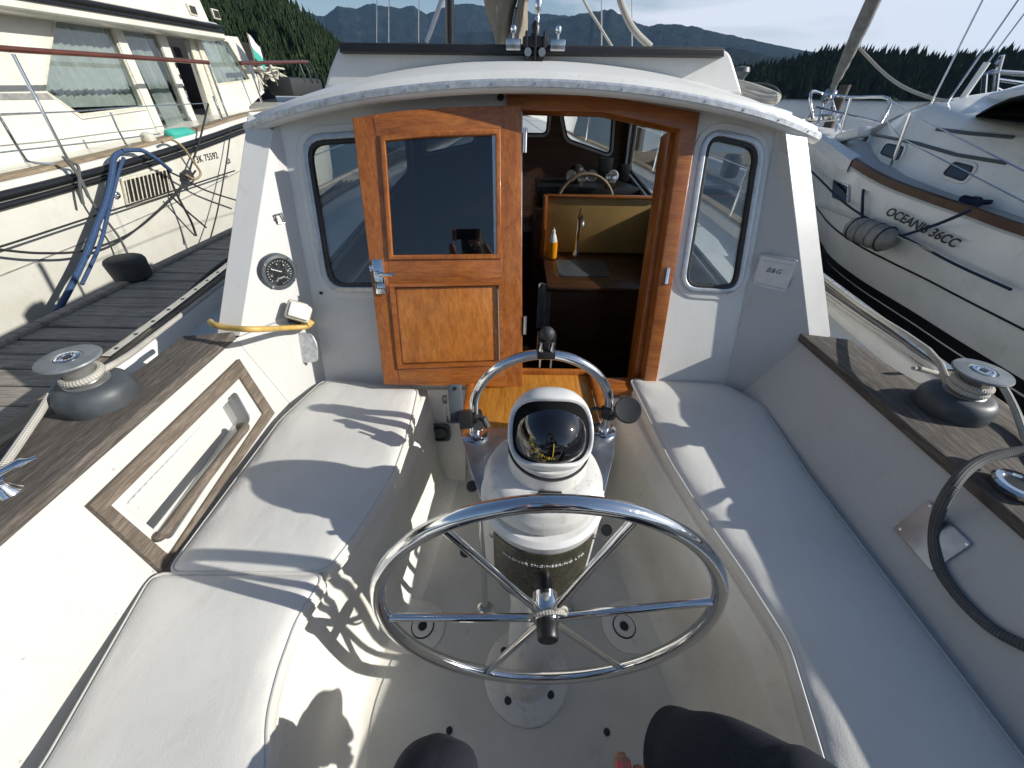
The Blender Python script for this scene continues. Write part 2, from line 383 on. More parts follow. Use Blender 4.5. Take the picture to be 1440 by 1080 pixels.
# bulkhead with door opening and windows
ztop = lambda x: .03 + arc(x)
XL, XR = -.79, .90
top = []
for i in range(25):
    x = XR + .035 + (XL - XR - .07) * i / 24; zz = ztop(x); top.append((x, zz * math.hypot(1, LEAN)))
outline = [(XL - .035, -1.48), (XR + .035, -1.48)] + top
lw = bk((432, 200), (706, 182), (706, 402), (464, 402)); rw = bk((996, 190), (1066, 206), (1034, 406), (962, 402))
dopen = bk((735, 150), (850, 152), (962, 172), (905, 560), (733, 560))
lwf, rwf = fillet(lw, [.07, .05, .05, .06]), fillet(rw, [.055, .055, .045, .045])
obj('aft_bulkhead', plate(BK, [outline, fillet(lw, .06), fillet(rw, .05), dopen], 0, .03), 'gel', boat)
def scale_loop(lp, d):
    out = []; n = len(lp)
    for i in range(n):
        p = V((*lp[i], 0)); a = (p - V((*lp[i - 1], 0))); b = (V((*lp[(i + 1) % n], 0)) - p)
        na = V((a.y, -a.x, 0)).normalized(); nb = V((b.y, -b.x, 0)).normalized(); k = (na + nb)
        k = k / max(.3, k.dot(na)); out.append(((p + k * d).x, (p + k * d).y))
    return out
def ccw(lp):
    s = sum(lp[i - 1][0] * lp[i][1] - lp[i][0] * lp[i - 1][1] for i in range(len(lp))); return lp if s > 0 else lp[::-1]
def window(pl, loop, r, parent, fr='alu_frame', gl='glass', wid=.022, proud=.012, name='window', rim='rubber'):
    lp = fillet(ccw(loop), r)
    f = obj(name, plate(pl, [scale_loop(lp, wid), scale_loop(lp, .002)], proud, .02, .004), fr, parent)
    obj('gasket', plate(pl, [scale_loop(lp, .002), scale_loop(lp, -.01)], proud - .004, .02, .002), rim, f)
    obj('pane', plate(pl, [scale_loop(lp, -.006)], -.006, .004), gl, f); return f
window(BK, lw, .06, boat, fr='alu_frame', gl='glass'); window(BK, rw, .05, boat, fr='alu_frame')
# moulded lands round the windows
for l_ in (lw, rw):
    lp = fillet(ccw(l_), .06)
    obj('window_land', plate(BK, [scale_loop(lp, .045), scale_loop(lp, .02)], .005, .01, .003), 'gel', boat)

# door frame (fixed)
fo = bk((712, 132), (850, 134), (985, 158), (917, 575), (900, 575), (958, 182), (850, 158), (712, 154), off=.018)
obj('door_frame', plate(BK, [fo], .018, .06, .004), 'varnish_h', boat)
ji = bk((950, 178), (962, 180), (904, 575), (890, 575), off=.0)
obj('door_jamb', plate(BK, [ji], -.045, .10, .004), 'varnish_v', boat)
obj('threshold', box((.30, 1.28, -.975), (.62, .09, .03), None, .005), 'varnish_h', boat)
hj = Pl(BK.hit(938, 388, .02), (1, 0, 0), (0, LEAN, 1))
obj('strike_plate', plate(hj, [fillet([(-.006, -.03), (.006, -.03), (.006, .03), (-.006, .03)], .003)], .006, .006, .001), 'chrome', boat)
# the open door, swung flat in front of the port window
DO = .075
D = Pl(BK.w(0.05, 0, .06), (1, .12, 0), (0, LEAN, 1))
def dp(*pts): return [D.uv(px, py) for px, py in pts]
dl = dp((495, 166), (560, 156), (640, 150), (733, 148), (735, 545), (540, 541))
gl_ = dp((536, 193), (600, 187), (702, 184), (703, 362), (548, 364)); pn = dp((556, 405), (700, 402), (702, 507), (566, 512))
pno = dp((548, 400), (706, 398), (708, 513), (560, 518))
door = obj('pilothouse_door', plate(D, [dl, gl_, pno], 0, .032, .003), 'varnish_v', boat); door['label'] = 'varnished teak door folded open against the bulkhead'
# horizontal rails as overlay pieces slightly proud
def rail(pts, prd=.0015): return plate(D, [dp(*pts)], prd, .006, .001)
for pts_ in ([(525, 165), (600, 157), (705, 152), (705, 184), (600, 187), (530, 193)], [(546, 366), (706, 364), (706, 398), (548, 400)], [(560, 519), (709, 514), (712, 544), (562, 541)]):
    obj('door_rail', rail(pts_), 'varnish_h', door)
obj('door_panel', plate(D, [pn], -.004, .02, .004), 'varnish_panel', door)
obj('panel_moulding', plate2(D, [scale_loop(ccw(pno), .001), scale_loop(ccw(pn), .003)], .006, .022), 'varnish_h', door)
obj('glazing_bead', plate(D, [scale_loop(ccw(gl_), .004), scale_loop(ccw(gl_), -.012)], .008, .02, .004), 'varnish_v', door)
obj('door_glass', plate(D, [scale_loop(ccw(gl_), -.004)], -.008, .005), 'glass_door', door)
cv = dp((692, 190), (702, 190), (703, 360), (695, 360)); obj('glass_edge_strip', plate(D, [cv], -.001, .004), 'alu_frame', door)
lat = Pl(D.hit(534, 389), D.ex, D.ey)
la = obj('latch', box((0, 0, .006), (.036, .118, .012), lat.mat(), .003), 'chrome', door)
b = lathe([(.012, 0), (.012, .02), (.008, .024), (.008, .03), (0, .03)], lat.mat(.01) @ Matrix.Translation((0, .01, 0)), 20)
tube([lat.w(0, .01, .035), lat.w(.02, .012, .04), lat.w(.045, .008, .038), lat.w(.062, .012, .036)], .006, 10, False, 4, bm=b)
box((.004, -.035, .016), (.026, .024, .012), lat.mat(), .003, b); box((-.022, .03, .01), (.012, .02, .014), lat.mat(), .003, b)
obj('handle', b, 'chrome', la)
# hinges along x=735
for py in (215, 470):
    p = BK.hit(738, py, .06); obj('hinge', tube([p, p + BK.ey * .07], .007, 10), 'steel', door)

def coam(s):  # inner foot and top of coaming
    return ((-.865, -.965) if s < 0 else (.945, 1.105))
ZS, ZF = -1.005, -1.42
# wings (side panels) left and right from crease to pillar edge
WG = {}
for side in 'lr':
    s = -1 if side == 'l' else 1; capz = -.68 if s < 0 else -.735; xc = XL if s < 0 else XR; cf = coam(s)
    if s < 0: rb, ob_, rt_, ot_, ct_ = atz(338, 472, capz), atz(306, 470, capz), aty(379, 215, 1.492), aty(345, 193, 1.52), BK.hit(396, 205)
    else: rb, ob_, rt_, ot_, ct_ = atz(1138, 479, capz), atz(1168, 478, capz), aty(1107, 213, 1.492), aty(1136, 205, 1.52), BK.hit(1090, 200)
    cb_ = V((xc, 1.577 + LEAN * capz, capz)); rows = []; full = []
    for z in (-1.0, -.9, -.8, capz - .012):
        k = (z - ZS) / (capz - ZS); e = V((cf[0] + (cf[1] - cf[0]) * k - s * .0015, rb.y, z)); c = V((xc, 1.577 + LEAN * z, z)); rows.append([c, c.lerp(e, .33), c.lerp(e, .66), e])
    up_ = []
    for k in range(9):
        q = k / 8 * 1.12; c, g_, o_ = cb_.lerp(ct_, q), rb.lerp(rt_, q), ob_.lerp(ot_, q)
        rows.append([c, c.lerp(g_, .33), c.lerp(g_, .66), g_]); up_.append([g_, g_ + (o_ - g_) * .03 + V((0, -.0015, 0)), o_, o_ + V((s * .008, .012, 0)), V((o_.x + s * .02, 1.80, o_.z))])
    WG[side] = (rows, rb, rt_); full = [[V(p) for p in r_] for r_ in rows]
    for r_ in full: r_[0] = r_[0] + V((-s * .006, -.0015, 0))
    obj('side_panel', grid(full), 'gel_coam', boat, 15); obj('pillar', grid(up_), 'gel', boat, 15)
# roof
lip = []
def roof_z(x, y): return .045 + arc(x) + .10 * (1 - math.exp(-(max(0, y - LIPY)) / .5)) * (1 - .35 * min(1, abs(x - CX) / .95) ** 2)
HW = .97
def lipx(t_): return CX + (-HW + 2 * HW * t_)
rows = []
ys = [LIPY - .0, LIPY + .012, LIPY + .05, LIPY + .12, LIPY + .2, 1.8, 2.1, 2.6, 3.2, 3.75]
for y in ys:
    row = []
    for i in range(49):
        x = lipx(i / 48); d = abs(x - CX)
        yy = y + .10 * (d / HW) ** 4 * max(0, 1 - (y - LIPY) / .5)
        z = roof_z(x, y) - (.012 if y < LIPY + .005 else 0)
        row.append((x, yy, z))
    rows.append(row)
bm = grid(rows); bmesh.ops.recalc_face_normals(bm, faces=bm.faces)
if sum(f.normal.z for f in bm.faces) < 0: bmesh.ops.reverse_faces(bm, faces=bm.faces)
top_faces = list(bm.faces)
r = bmesh.ops.solidify(bm, geom=top_faces, thickness=.05)
roof = obj('cabin_roof', bm, 'gel_roof', boat, 40)
# rolled edge + galvanised strip following the lip
def lip_pt(t_, dy=0, dz=0):
    x = lipx(t_); d = abs(x - CX); return V((x, LIPY + .10 * (d / HW) ** 4 + dy, roof_z(x, LIPY) - .012 + dz))
obj('roof_edge', tube([lip_pt(i / 48, -.004, -.017) for i in range(49)], .018, 12), 'gel_roof', roof)
rows = []
for i in range(49):
    a = lip_pt(i / 48, -.024, -.007); b_ = lip_pt(i / 48, -.024, -.018)
    rows.append([a + V((0, .006, .005)), a, b_, b_ + V((0, .006, -.002))])
strip = obj('edge_strip', solid(grid(rows), .002), 'galv', roof)
for i in range(15):
    p = lip_pt((i + .5) / 15, -.026, -.0125); obj('screw', lathe([(.004, 0), (.0035, .0015), (0, .002)], Mz(p, (0, -1, .1)), 10), 'steel', strip)
# header soffit under lip between lip and bulkhead
rows = [[lip_pt(i / 24, .0, -.036) for i in range(25)], [V((lipx(i / 24), 1.62, ztop(lipx(i / 24)) - .012)) for i in range(25)]]
obj('soffit', solid(grid(rows), .01), 'gel', roof)
# traveller bridge
ty = 1.78
tl, tr = aty(464, 112, ty), aty(1036, 122, ty); a1, a2 = aty(482, 62, ty), aty(1022, 69, ty)
T = Pl((0, ty, 0), (1, 0, 0), (0, .12, 1))
lo = [T.uv(455, 125), T.uv(1045, 132), T.uv(1036, 100), T.uv(1026, 69), T.uv(478, 60), T.uv(464, 92)]
br = obj('traveller_bridge', plate(T, [fillet(lo, [0, 0, .04, .03, .03, .04])], 0, .14, .012, res=4), 'gel_roof', boat)
tk = [T.uv(481, 64), T.uv(1014, 71), T.uv(1013, 82), T.uv(482, 76)]
track = obj('traveller_track', plate(T, [tk], .03, .035, .004), 'black', br)
obj('track_cap', plate(T, [[T.uv(481, 62), T.uv(1014, 69), T.uv(1014, 72), T.uv(481, 65)]], .026, .026, .001), 'rubber', track)
cp = T.hit(752, 68, .03)
car = obj('traveller_car', box((-.074, 0, .008), (.052, .03, .032), Mz(cp, (0, 0, 1)), .004), 'steel', boat)
obj('end_block', box((.078, 0, .008), (.052, .03, .032), Mz(cp, (0, 0, 1)), .004), 'steel', car)
b = box((0, -.005, .015), (.085, .05, .03), Mz(cp), .006)
for sx in (-.03, 0, .03): box((sx, -.012, .005), (.009, .05, .075), Mz(cp), .003, b)
lathe([(.0, -.02), (.012, -.018), (.016, .02), (.010, .03), (0, .04)], Mz(cp + V((0, 0, .035))), 16, b)
obj('block_body', b, 'black', car)
for sx in (-.024, .024):
    obj('sheave', lathe([(.004, -.004), (.012, -.004), (.008, 0), (.012, .004), (.004, .004)], Mz(cp + V((sx, -.034, -.012)), (0, 1, 0)), 20), 'steel', car)
for sx in (-.074, .078):
    obj('knob', lathe([(.004, 0), (.004, .016), (.009, .02), (.010, .03), (.006, .037), (0, .038)], Mz(cp + V((sx, 0, .022))), 14), 'chrome', car)
# upper swivel with mainsheet
b = lathe([(.006, .0), (.008, .02), (.005, .03), (.010, .04), (.012, .06), (.006, .08), (.006, .10)], Mz(cp + V((.004, 0, .055)), (.05, .1, 1)), 14)
for sx in (-.017, .022): box((sx, .01, .20), (.006, .03, .09), Mz(cp), .002, b)
tube([cp + V((-.017, .01, .175)), cp + V((.022, .01, .175))], .018, 12, bm=b); obj('swivel', b, 'steel', car)
obj('sheet_block', box((.003, .012, .215), (.052, .03, .05), Mz(cp), .01), 'black', car)

# cockpit: plan curves at seat level (inner edge of the seats)
ZS, ZF = -1.005, -1.42
inL = [(-.355, 1.30), (-.36, 1.1), (-.375, .95), (-.42, .62), (-.47, .47), (-.50, .33), (-.49, .2), (-.46, .08), (-.30, -.08), (.08, -.14)]
inR = [(.47, 1.32), (.475, 1.1), (.51, .83), (.565, .55), (.60, .38), (.60, .25), (.56, .12), (.45, -.04), (.3, -.1), (.08, -.14)]
def smooth2(p, n=5):
    Q = []; m = len(p)
    for i in range(m - 1):
        g = lambda k: V((*p[max(0, min(m - 1, k))], 0)); a, b_, c, d = g(i - 1), g(i), g(i + 1), g(i + 2)
        for j in range(n):
            u = j / n; q = .5 * ((2 * b_) + (c - a) * u + (2 * a - 5 * b_ + 4 * c - d) * u * u + (3 * b_ - a - 3 * c + d) * u ** 3); Q.append((q.x, q.y))
    Q.append(p[-1]); return Q
def coam(s):  # inner foot and top of coaming
    return ((-.865, -.965) if s < 0 else (.945, 1.105))
for s, inn in ((-1, inL), (1, inR)):
    pts = smooth2(inn, 6); xo = coam(s)[0]; rows = []
    c0 = V((.06, .5, 0))
    for (x, y) in pts:
        o = V((x, y, 0)); xx = xo + s * .03
        tow = V((CX, max(y, .2), 0)) - o; tow = tow.normalized() if tow.length > 1e-4 else V((0, 0, 0))
        def P_(k, z): q = o + tow * k; return (q.x, q.y, z)
        yy = y if abs(x - CX) > .3 else y
        outp = (xx, y if y > .1 else y - .7, ZS)
        rows.append([outp, ((outp[0] + x) / 2, (outp[1] + y) / 2, ZS), P_(-.012, ZS), P_(-.003, ZS - .004), P_(0, ZS - .015), P_(.002, ZS - .05), P_(.018, ZS - .062), P_(.022, ZS - .08), P_(.035, ZF + .10), P_(.045, ZF + .05), P_(.065, ZF + .015), P_(.10, ZF + .002), P_(.13, ZF)])
    o = obj('seat_base', grid(rows), 'gel_in', boat, 60)
# sole
obj('cockpit_sole', box((CX, .55, ZF - .015), (1.3, 1.9, .028), None, 0), 'gel_in', boat)
SP = Pl((0, 0, ZF), (1, 0, 0), (0, 1, 0))
def inset(pts, d): return [(x + (d if x < CX else -d), y) for x, y in pts]
loop = inset(smooth2(inR[:8], 4), .12)[1:] + [(.2, -.02), (-.1, -.02)] + inset(smooth2(inL[:8], 4), .12)[::-1][:-1]
loop = [(x, y) for x, y in loop if y < 1.12] 
loop = [(loop[0][0], 1.12)] + loop + [(loop[-1][0], 1.12)]
obj('nonskid_panel', plate(SP, [loop], .004, .004), 'nonskid', boat)
for dx in (595, 877):
    c = atz(dx, 882, ZF); s = 1 if dx > 720 else -1
    pad = [(c.x + .075 * math.cos(a), c.y + .078 * math.sin(a)) for a in [k * math.pi / 14 for k in range(28)]]
    pad = [(c.x + s * .12, c.y + .10)] + [(c.x + .072 * math.cos(a), c.y + .078 * math.sin(a)) for a in ([math.pi / 2 + k * math.pi / 12 for k in range(13)] if s > 0 else [math.pi / 2 - k * math.pi / 12 for k in range(13)])] + [(c.x + s * .12, c.y - .08)]
    dr = obj('drain_pad', plate(SP, [pad], .008, .006, .001), 'gel_in', boat)
    ring = lathe([(.014, .001), (.030, .001), (.034, .003), (.034, .005), (.028, .006), (.018, .006), (.014, .001)], Mz((c.x, c.y, ZF + .008)), 24)
    obj('drain_ring', ring, 'pod_white', dr)
    obj('drain_groove', lathe([(.034, .0), (.038, .0), (.038, .0015), (.034, .0015), (.034, 0)], Mz((c.x, c.y, ZF + .0085)), 24), 'black', dr)
    obj('drain_hole', lathe([(.014, 0), (.014, .002), (0, .002)], Mz((c.x, c.y, ZF + .0085)), 16), 'black', dr)
for px, py in ((853, 1030), (632, 1028), (568, 1077)):
    c = atz(px, py, ZF); obj('sole_bolt', lathe([(.009, 0), (.009, .003), (.006, .0045), (0, .0045)], Mz((c.x, c.y, ZF + .004)), 12), 'black', boat)

# coamings with caps
NL = Pl(V((coam(-1)[0], 0, ZS)), (0, -1, 0), (coam(-1)[1] - coam(-1)[0], 0, -.68 - ZS))   # port face, normal to starboard
if NL.n.x < 0: NL = Pl(NL.o, (0, 1, 0), NL.ey)
NR = Pl(V((coam(1)[0], 0, ZS)), (0, 1, 0), (coam(1)[1] - coam(1)[0], 0, -.735 - ZS))
if NR.n.x > 0: NR = Pl(NR.o, (0, -1, 0), NR.ey)
hL = math.hypot(coam(-1)[1] - coam(-1)[0], -.68 - ZS); hR = math.hypot(coam(1)[1] - coam(1)[0], -.735 - ZS)
sg = 1 if NL.ex.y > 0 else -1
fr_o = [NL.uv(*p) for p in ((332, 506), (382, 582), (222, 806), (118, 712))]; fr_i = [NL.uv(*p) for p in ((333, 532), (366, 583), (232, 782), (150, 712))]
niche = [NL.uv(*p) for p in ((330, 545), (355, 590), (236, 768), (165, 712))]
y0, y1 = -1.2, 1.29
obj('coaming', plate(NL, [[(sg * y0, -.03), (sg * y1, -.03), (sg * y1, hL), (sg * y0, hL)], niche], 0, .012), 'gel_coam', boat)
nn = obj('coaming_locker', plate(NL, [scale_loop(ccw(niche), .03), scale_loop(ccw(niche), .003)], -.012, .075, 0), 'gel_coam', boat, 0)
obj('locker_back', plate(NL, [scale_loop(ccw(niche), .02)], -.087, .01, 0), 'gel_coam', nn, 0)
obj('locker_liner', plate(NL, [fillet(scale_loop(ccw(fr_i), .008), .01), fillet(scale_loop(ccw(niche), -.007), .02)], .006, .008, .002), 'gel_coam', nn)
obj('locker_frame', plate(NL, [fr_o, fr_i], .016, .022, .003), 'teak_rail', nn)
fi = [NL.hit(347, 598, .02), NL.hit(228, 752, .02)]
d_ = (fi[1] - fi[0]).normalized()
obj('locker_fiddle', tube([fi[0] + NL.n * -.03, fi[0] - d_ * -.01, fi[0] + d_ * .08, fi[1] - d_ * .06, fi[1], fi[1] + NL.n * -.03], .013, 10, False, 5), 'teak_rail', nn)
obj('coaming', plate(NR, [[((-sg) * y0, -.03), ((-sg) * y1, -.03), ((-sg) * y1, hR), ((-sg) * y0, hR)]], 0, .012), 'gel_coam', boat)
# coaming tops: wooden caps, wide aft, narrowing forward
for s in (-1, 1):
    zc = -.68 if s < 0 else -.735
    CP = Pl((0, 0, zc), (1, 0, 0), (0, 1, 0)); xi = coam(s)[1] + (-s) * .018
    if s < 0: outp = [CP.uv(*p) for p in ((332, 474), (262, 480), (205, 524), (170, 545), (60, 590), (0, 652))]
    else: outp = [CP.uv(*p) for p in ((1140, 476), (1190, 484), (1235, 515), (1285, 545), (1380, 552), (1440, 608))]
    xw = outp[-1][0]
    lp = [(xi, -1.2), (xi, outp[0][1])] + outp[1:] + [(xw - s * .0, -1.2)]
    cap = obj('coaming_cap', plate(CP, [lp], .022, .03, .005), 'teak_grey', boat)
    # outer side of coaming down to side deck
    rows = [[(x, y, zc - .005) for x, y in lp[2:]], [(x + s * .05, y, -.86) for x, y in lp[2:]]]
    obj('coaming_side', solid(grid(rows), .006), 'gel', boat)
# side decks, toe rails, hull
def hb(y): # half beam
    pts = [(-1.4, 1.2), (-.5, 1.32), (.5, 1.42), (1.2, 1.48), (2.2, 1.58), (3.4, 1.56), (4.6, 1.34), (5.6, .98), (6.6, .5), (7.3, .06)]
    for a, b_ in zip(pts, pts[1:]):
        if y <= b_[0]: u = (y - a[0]) / (b_[0] - a[0]); return a[1] + (b_[1] - a[1]) * u
    return .05
def sheer(y): return -.80 + .012 * max(0, y - 1) ** 2
YS = [-1.4 + i * .29 for i in range(31)]
def cw(y): return .90 if y < 3.7 else max(.02, .90 * (1 - ((y - 3.7) / 3.6) ** 2))
for s in (-1, 1):
    rows = []
    for y in YS:
        w = hb(y); xi_ = min(w * .9, 1.02 if y < 1.35 else .93) if y < 3.8 else 0
        rows.append([(CX + s * xi_, y, sheer(y) - .04), (CX + s * (xi_ + w - .07) / 2, y, sheer(y) - .03), (CX + s * (w - .07), y, sheer(y) - .035)])
    obj('side_deck', solid(grid(rows), .01), 'nonskid_white', boat, 60)
    rows = []
    for y in YS:
        w = hb(y); z = sheer(y)
        rows.append([(CX + s * (w - .075), y, z - .05), (CX + s * (w - .07), y, z + .02), (CX + s * (w - .055), y, z + .03), (CX + s * (w - .0), y, z + .03), (CX + s * (w + .015), y, z + .02), (CX + s * (w + .01), y, z - .12), (CX + s * (w * .98), y, z - .5), (CX + s * w * .86, y, -1.86), (CX + s * w * .5, y, -2.2)])
    obj('hull_side', grid(rows), 'gel', boat, 60)
    rows = [[(CX + s * (hb(y) - .05), y, sheer(y) + .032), (CX + s * (hb(y) - .05), y, sheer(y) + .05), (CX + s * (hb(y) + .02), y, sheer(y) + .05), (CX + s * (hb(y) + .02), y, sheer(y) + .0)] for y in YS]
    obj('toe_rail', grid(rows), 'teak_tan', boat, 30)
    # perforated sheet track on the rail
    rows = []; p = [(CX + s * (hb(y) - .015), y, sheer(y) + .058) for y in [i * .05 + 1.1 for i in range(32)]]
    TB = grid([[(x - .016, y, z - .008), (x - .016, y, z), (x + .016, y, z), (x + .016, y, z - .008)] for x, y, z in p])
    tr_ = obj('sheet_track', TB, 'steel', boat, 30)
    b = bmesh.new()
    for k in range(15):
        y = 1.15 + k * .1; lathe([(.007, 0), (.007, .001), (0, .001)], Mz((CX + s * (hb(y) - .015), y, sheer(y) + .058)), 10, b)
    obj('track_holes', b, 'black', tr_)
# stern / aft deck
obj('aft_deck', box((CX, -1.05, -.93), (2.3, .75, .14), None, .02), 'gel', boat)
# pilothouse sides, front, interior
sideW = {}
for s in (-1, 1):
    xs = -.93 if s < 0 else 1.03
    xb = xs
    PS = Pl((xs + s * .1, 0, 0), (-s * .062, 1, 0), (0, 0, 1))
    lo = [(1.42, -1.0), (3.70, -1.0), (3.70, -.07), (1.72, -.10)]
    if s > 0: wl = [(1.66, -.74), (3.50, -.48), (3.54, -.11), (1.82, -.15)]
    else: wl = [(1.66, -.72), (3.42, -.50), (3.48, -.13), (1.82, -.15)]
    if PS.n.x * s > 0: pass
    lo_in = [(1.62, -1.0), lo[1], lo[2], (1.62 + .25, -.12)]; wl_in = wl
    b = plate2(PS, [[(1.58, -1.0), (3.70, -1.0), (3.70, -.09), (1.80, -.12)], fillet(ccw(wl), .06)], 0 if PS.n.x * s < 0 else .0, .03)
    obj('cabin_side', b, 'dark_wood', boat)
    window(PS, wl, .06, boat, proud=.024 if PS.n.x < 0 else .012, gl='glass')
    wl2 = fillet(ccw(wl), .06)
    b = plate(PS, [scale_loop(wl2, .025), scale_loop(wl2, .0)], .018 if s < 0 else -.03, .012, .002); obj('window_trim', b, 'alu_frame', boat)
    ext = Pl((xs + s * .122, 0, 0), (-s * .062, 1, 0), (0, 0, 1)); obj('cabin_side', plate(ext, [lo, scale_loop(wl2, .03)], 0, .012), 'gel', boat)
PF = Pl((0, 3.72, 0), (1, 0, 0), (0, .2, 1))
wins = [PF.uv(*p) for p in ((790, 158), (862, 160), (858, 218), (797, 196))]; wc = [PF.uv(*p) for p in ((676, 155), (772, 156), (769, 189), (676, 188))]; wp = [(-.74, -.42), (-.33, -.34), (-.30, -.11), (-.74, -.10)]
lo = [(-.82, -1.0), (.91, -1.0), (.91, .03), (.6, .10), (CX, .13), (-.5, .10), (-.82, .03)]
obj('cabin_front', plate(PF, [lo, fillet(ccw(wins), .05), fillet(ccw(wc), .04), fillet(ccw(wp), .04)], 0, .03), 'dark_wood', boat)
for w_ in (wins, wc, wp): window(PF, w_, .045, boat)
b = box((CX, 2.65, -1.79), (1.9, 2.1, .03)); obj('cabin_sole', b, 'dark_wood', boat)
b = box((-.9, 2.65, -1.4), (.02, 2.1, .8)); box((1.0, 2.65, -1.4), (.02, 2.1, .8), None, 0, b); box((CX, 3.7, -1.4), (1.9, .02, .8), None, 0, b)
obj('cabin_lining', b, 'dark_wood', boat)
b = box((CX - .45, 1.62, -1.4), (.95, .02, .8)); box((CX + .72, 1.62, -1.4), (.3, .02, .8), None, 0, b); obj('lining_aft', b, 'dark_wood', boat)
# galley unit
gy = 2.75
gA, gB = aty(771, 277, gy), aty(912, 352, gy); zcn = -.90
gal = obj('galley_counter', box(((gA.x + .97) / 2, 2.45, zcn - .02), (.97 - gA.x + .04, .64, .03), None, .006), 'dark_wood', boat)
obj('cabinet_front', box(((gA.x + .97) / 2 + .01, 2.2, zcn - .42), (.97 - gA.x, .03, .78), None, .006), 'dark_wood', gal)
obj('sink', plate(Pl((gA.x + .22, 2.42, zcn), (1, 0, 0), (0, 1, 0)), [fillet([(-.16, -.12), (.17, -.12), (.17, .16), (-.16, .16)], .04)], .002, .01, .002), 'grey_plastic', gal)
bdm = box(((gA.x + gB.x) / 2, gy, (gA.z + zcn) / 2), (gB.x - gA.x, .025, gA.z - zcn), None, .003)
bd = obj('galley_splashboard', bdm, 'gold_board', boat)
obj('board_cap', box(((gA.x + gB.x) / 2, gy - .005, gA.z + .008), (gB.x - gA.x + .02, .045, .018), None, .005), 'varnish_h', bd)
obj('end_post', box((gA.x - .02, gy - .02, (gA.z + zcn) / 2 - .01), (.03, .06, gA.z - zcn + .05), None, .008), 'varnish_v', bd)
fx = aty(810, 345, 2.68); b = lathe([(.022, 0), (.02, .03), (.011, .045), (.011, .20), (.014, .21), (.014, .26), (.006, .27), (.006, .31)], Mz((fx.x, 2.66, zcn)), 16)
tube([(fx.x, 2.66, zcn + .22), (fx.x, 2.60, zcn + .28), (fx.x, 2.52, zcn + .27), (fx.x, 2.5, zcn + .24)], .008, 10, False, 4, bm=b); obj('faucet', b, 'chrome', gal)
# dash
dsh = obj('dashboard', box((.56, 3.25, -.60), (.80, .40, .12), None, .01), 'black', boat)
obj('dash_base', box((.56, 3.2, -1.1), (.82, .45, .85), None, .01), 'dark_wood', dsh)
for k, px in enumerate((803, 819, 832, 862)):
    p = aty(px, 248, 3.03); obj('instrument', lathe([(.0, 0), (.032, 0), (.038, .008), (.038, .014), (.03, .016), (.03, .01), (0, .01)], Mz((p.x, 3.04, p.z), (0, -1, .25)), 20), 'steel' if k < 3 else 'alu_frame', dsh)
p = aty(814, 222, 3.2); obj('dash_compass', lathe([(.06, 0), (.07, .04), (.05, .10), (.02, .12), (0, .12)], Mz((p.x, 3.25, -.54)), 20), 'black', dsh)
p = aty(858, 215, 3.2); b = box((p.x, 3.3, -.45), (.10, .03, .14), None, .008); box((p.x + .14, 3.25, -.47), (.07, .04, .11), None, .008, b); obj('display', b, 'black', dsh)
p = aty(857, 245, 3.05); obj('throttle', box((p.x, 3.0, -.49), (.075, .06, .09), None, .01), 'chrome', dsh)
# inside wheel
c = aty(822, 290, 2.95); iw = obj('inner_wheel', tube([(c.x + .20 * math.cos(a), 2.95 + .02 * math.sin(a), c.z + .20 * math.sin(a)) for a in [k * math.pi / 20 for k in range(40)]], .011, 10, True), 'teak_tan', boat)
# fore deck trunk, mast step line of stanchions with lifelines
rows = []
for y in [3.72 + i * .3 for i in range(9)]:
    w = max(.1, .80 - .06 * (y - 3.7) ** 2 * 1.1); z = sheer(y)
    rows.append([(CX - w - .05, y, z - .03), (CX - w, y, z + .16), (CX - w * .5, y, z + .22), (CX, y, z + .24), (CX + w * .5, y, z + .22), (CX + w, y, z + .16), (CX + w + .05, y, z - .03)])
obj('fore_cabin', grid(rows), 'gel', boat, 50)
for s in (-1, 1):
    tops = []
    for y in (3.0, 4.4, 5.8):
        x = CX + s * (hb(y) - .04); z = sheer(y)
        obj('stanchion', tube([(x, y, z + .04), (x + s * .03, y, z + .66)], .0125, 10), 'chrome', boat); tops.append(V((x + s * .03, y, z + .65)))
    pul = [V((CX + s * .05, 7.25, sheer(7.2) + .62)), V((CX + s * .30, 6.8, sheer(6.8) + .62))]
    for dz in (0, -.3):
        obj('lifeline', tube([t_ + V((0, 0, dz)) for t_ in tops] + [pul[1] + V((0, 0, dz))], .004, 6), 'steel', boat)
obj('pulpit', tube([(CX - .5, 6.4, sheer(6.4) + .0), (CX - .42, 6.5, sheer(6.4) + .62), (CX - .25, 7.0, sheer(7) + .62), (CX, 7.35, sheer(7.2) + .62), (CX + .25, 7.0, sheer(7) + .62), (CX + .42, 6.5, sheer(6.4) + .62), (CX + .5, 6.4, sheer(6.4))], .0135, 10, False, 5), 'chrome', boat)

SR = [(CX - 1.15, -.9, -.80), (CX - 1.15, -.95, -.22), (CX - 1.05, -1.25, -.20), (CX, -1.38, -.20), (CX + 1.05, -1.25, -.20), (CX + 1.15, -.95, -.22), (CX + 1.15, -.9, -.80)]
obj('stern_rail', tube(SR, .0135, 10, False, 5), 'chrome', boat)
for x in (-.6, 0, .6): obj('stern_rail_post', tube([(CX + x, -1.33, -.86), (CX + x, -1.33, -.2)], .012, 8), 'chrome', boat)
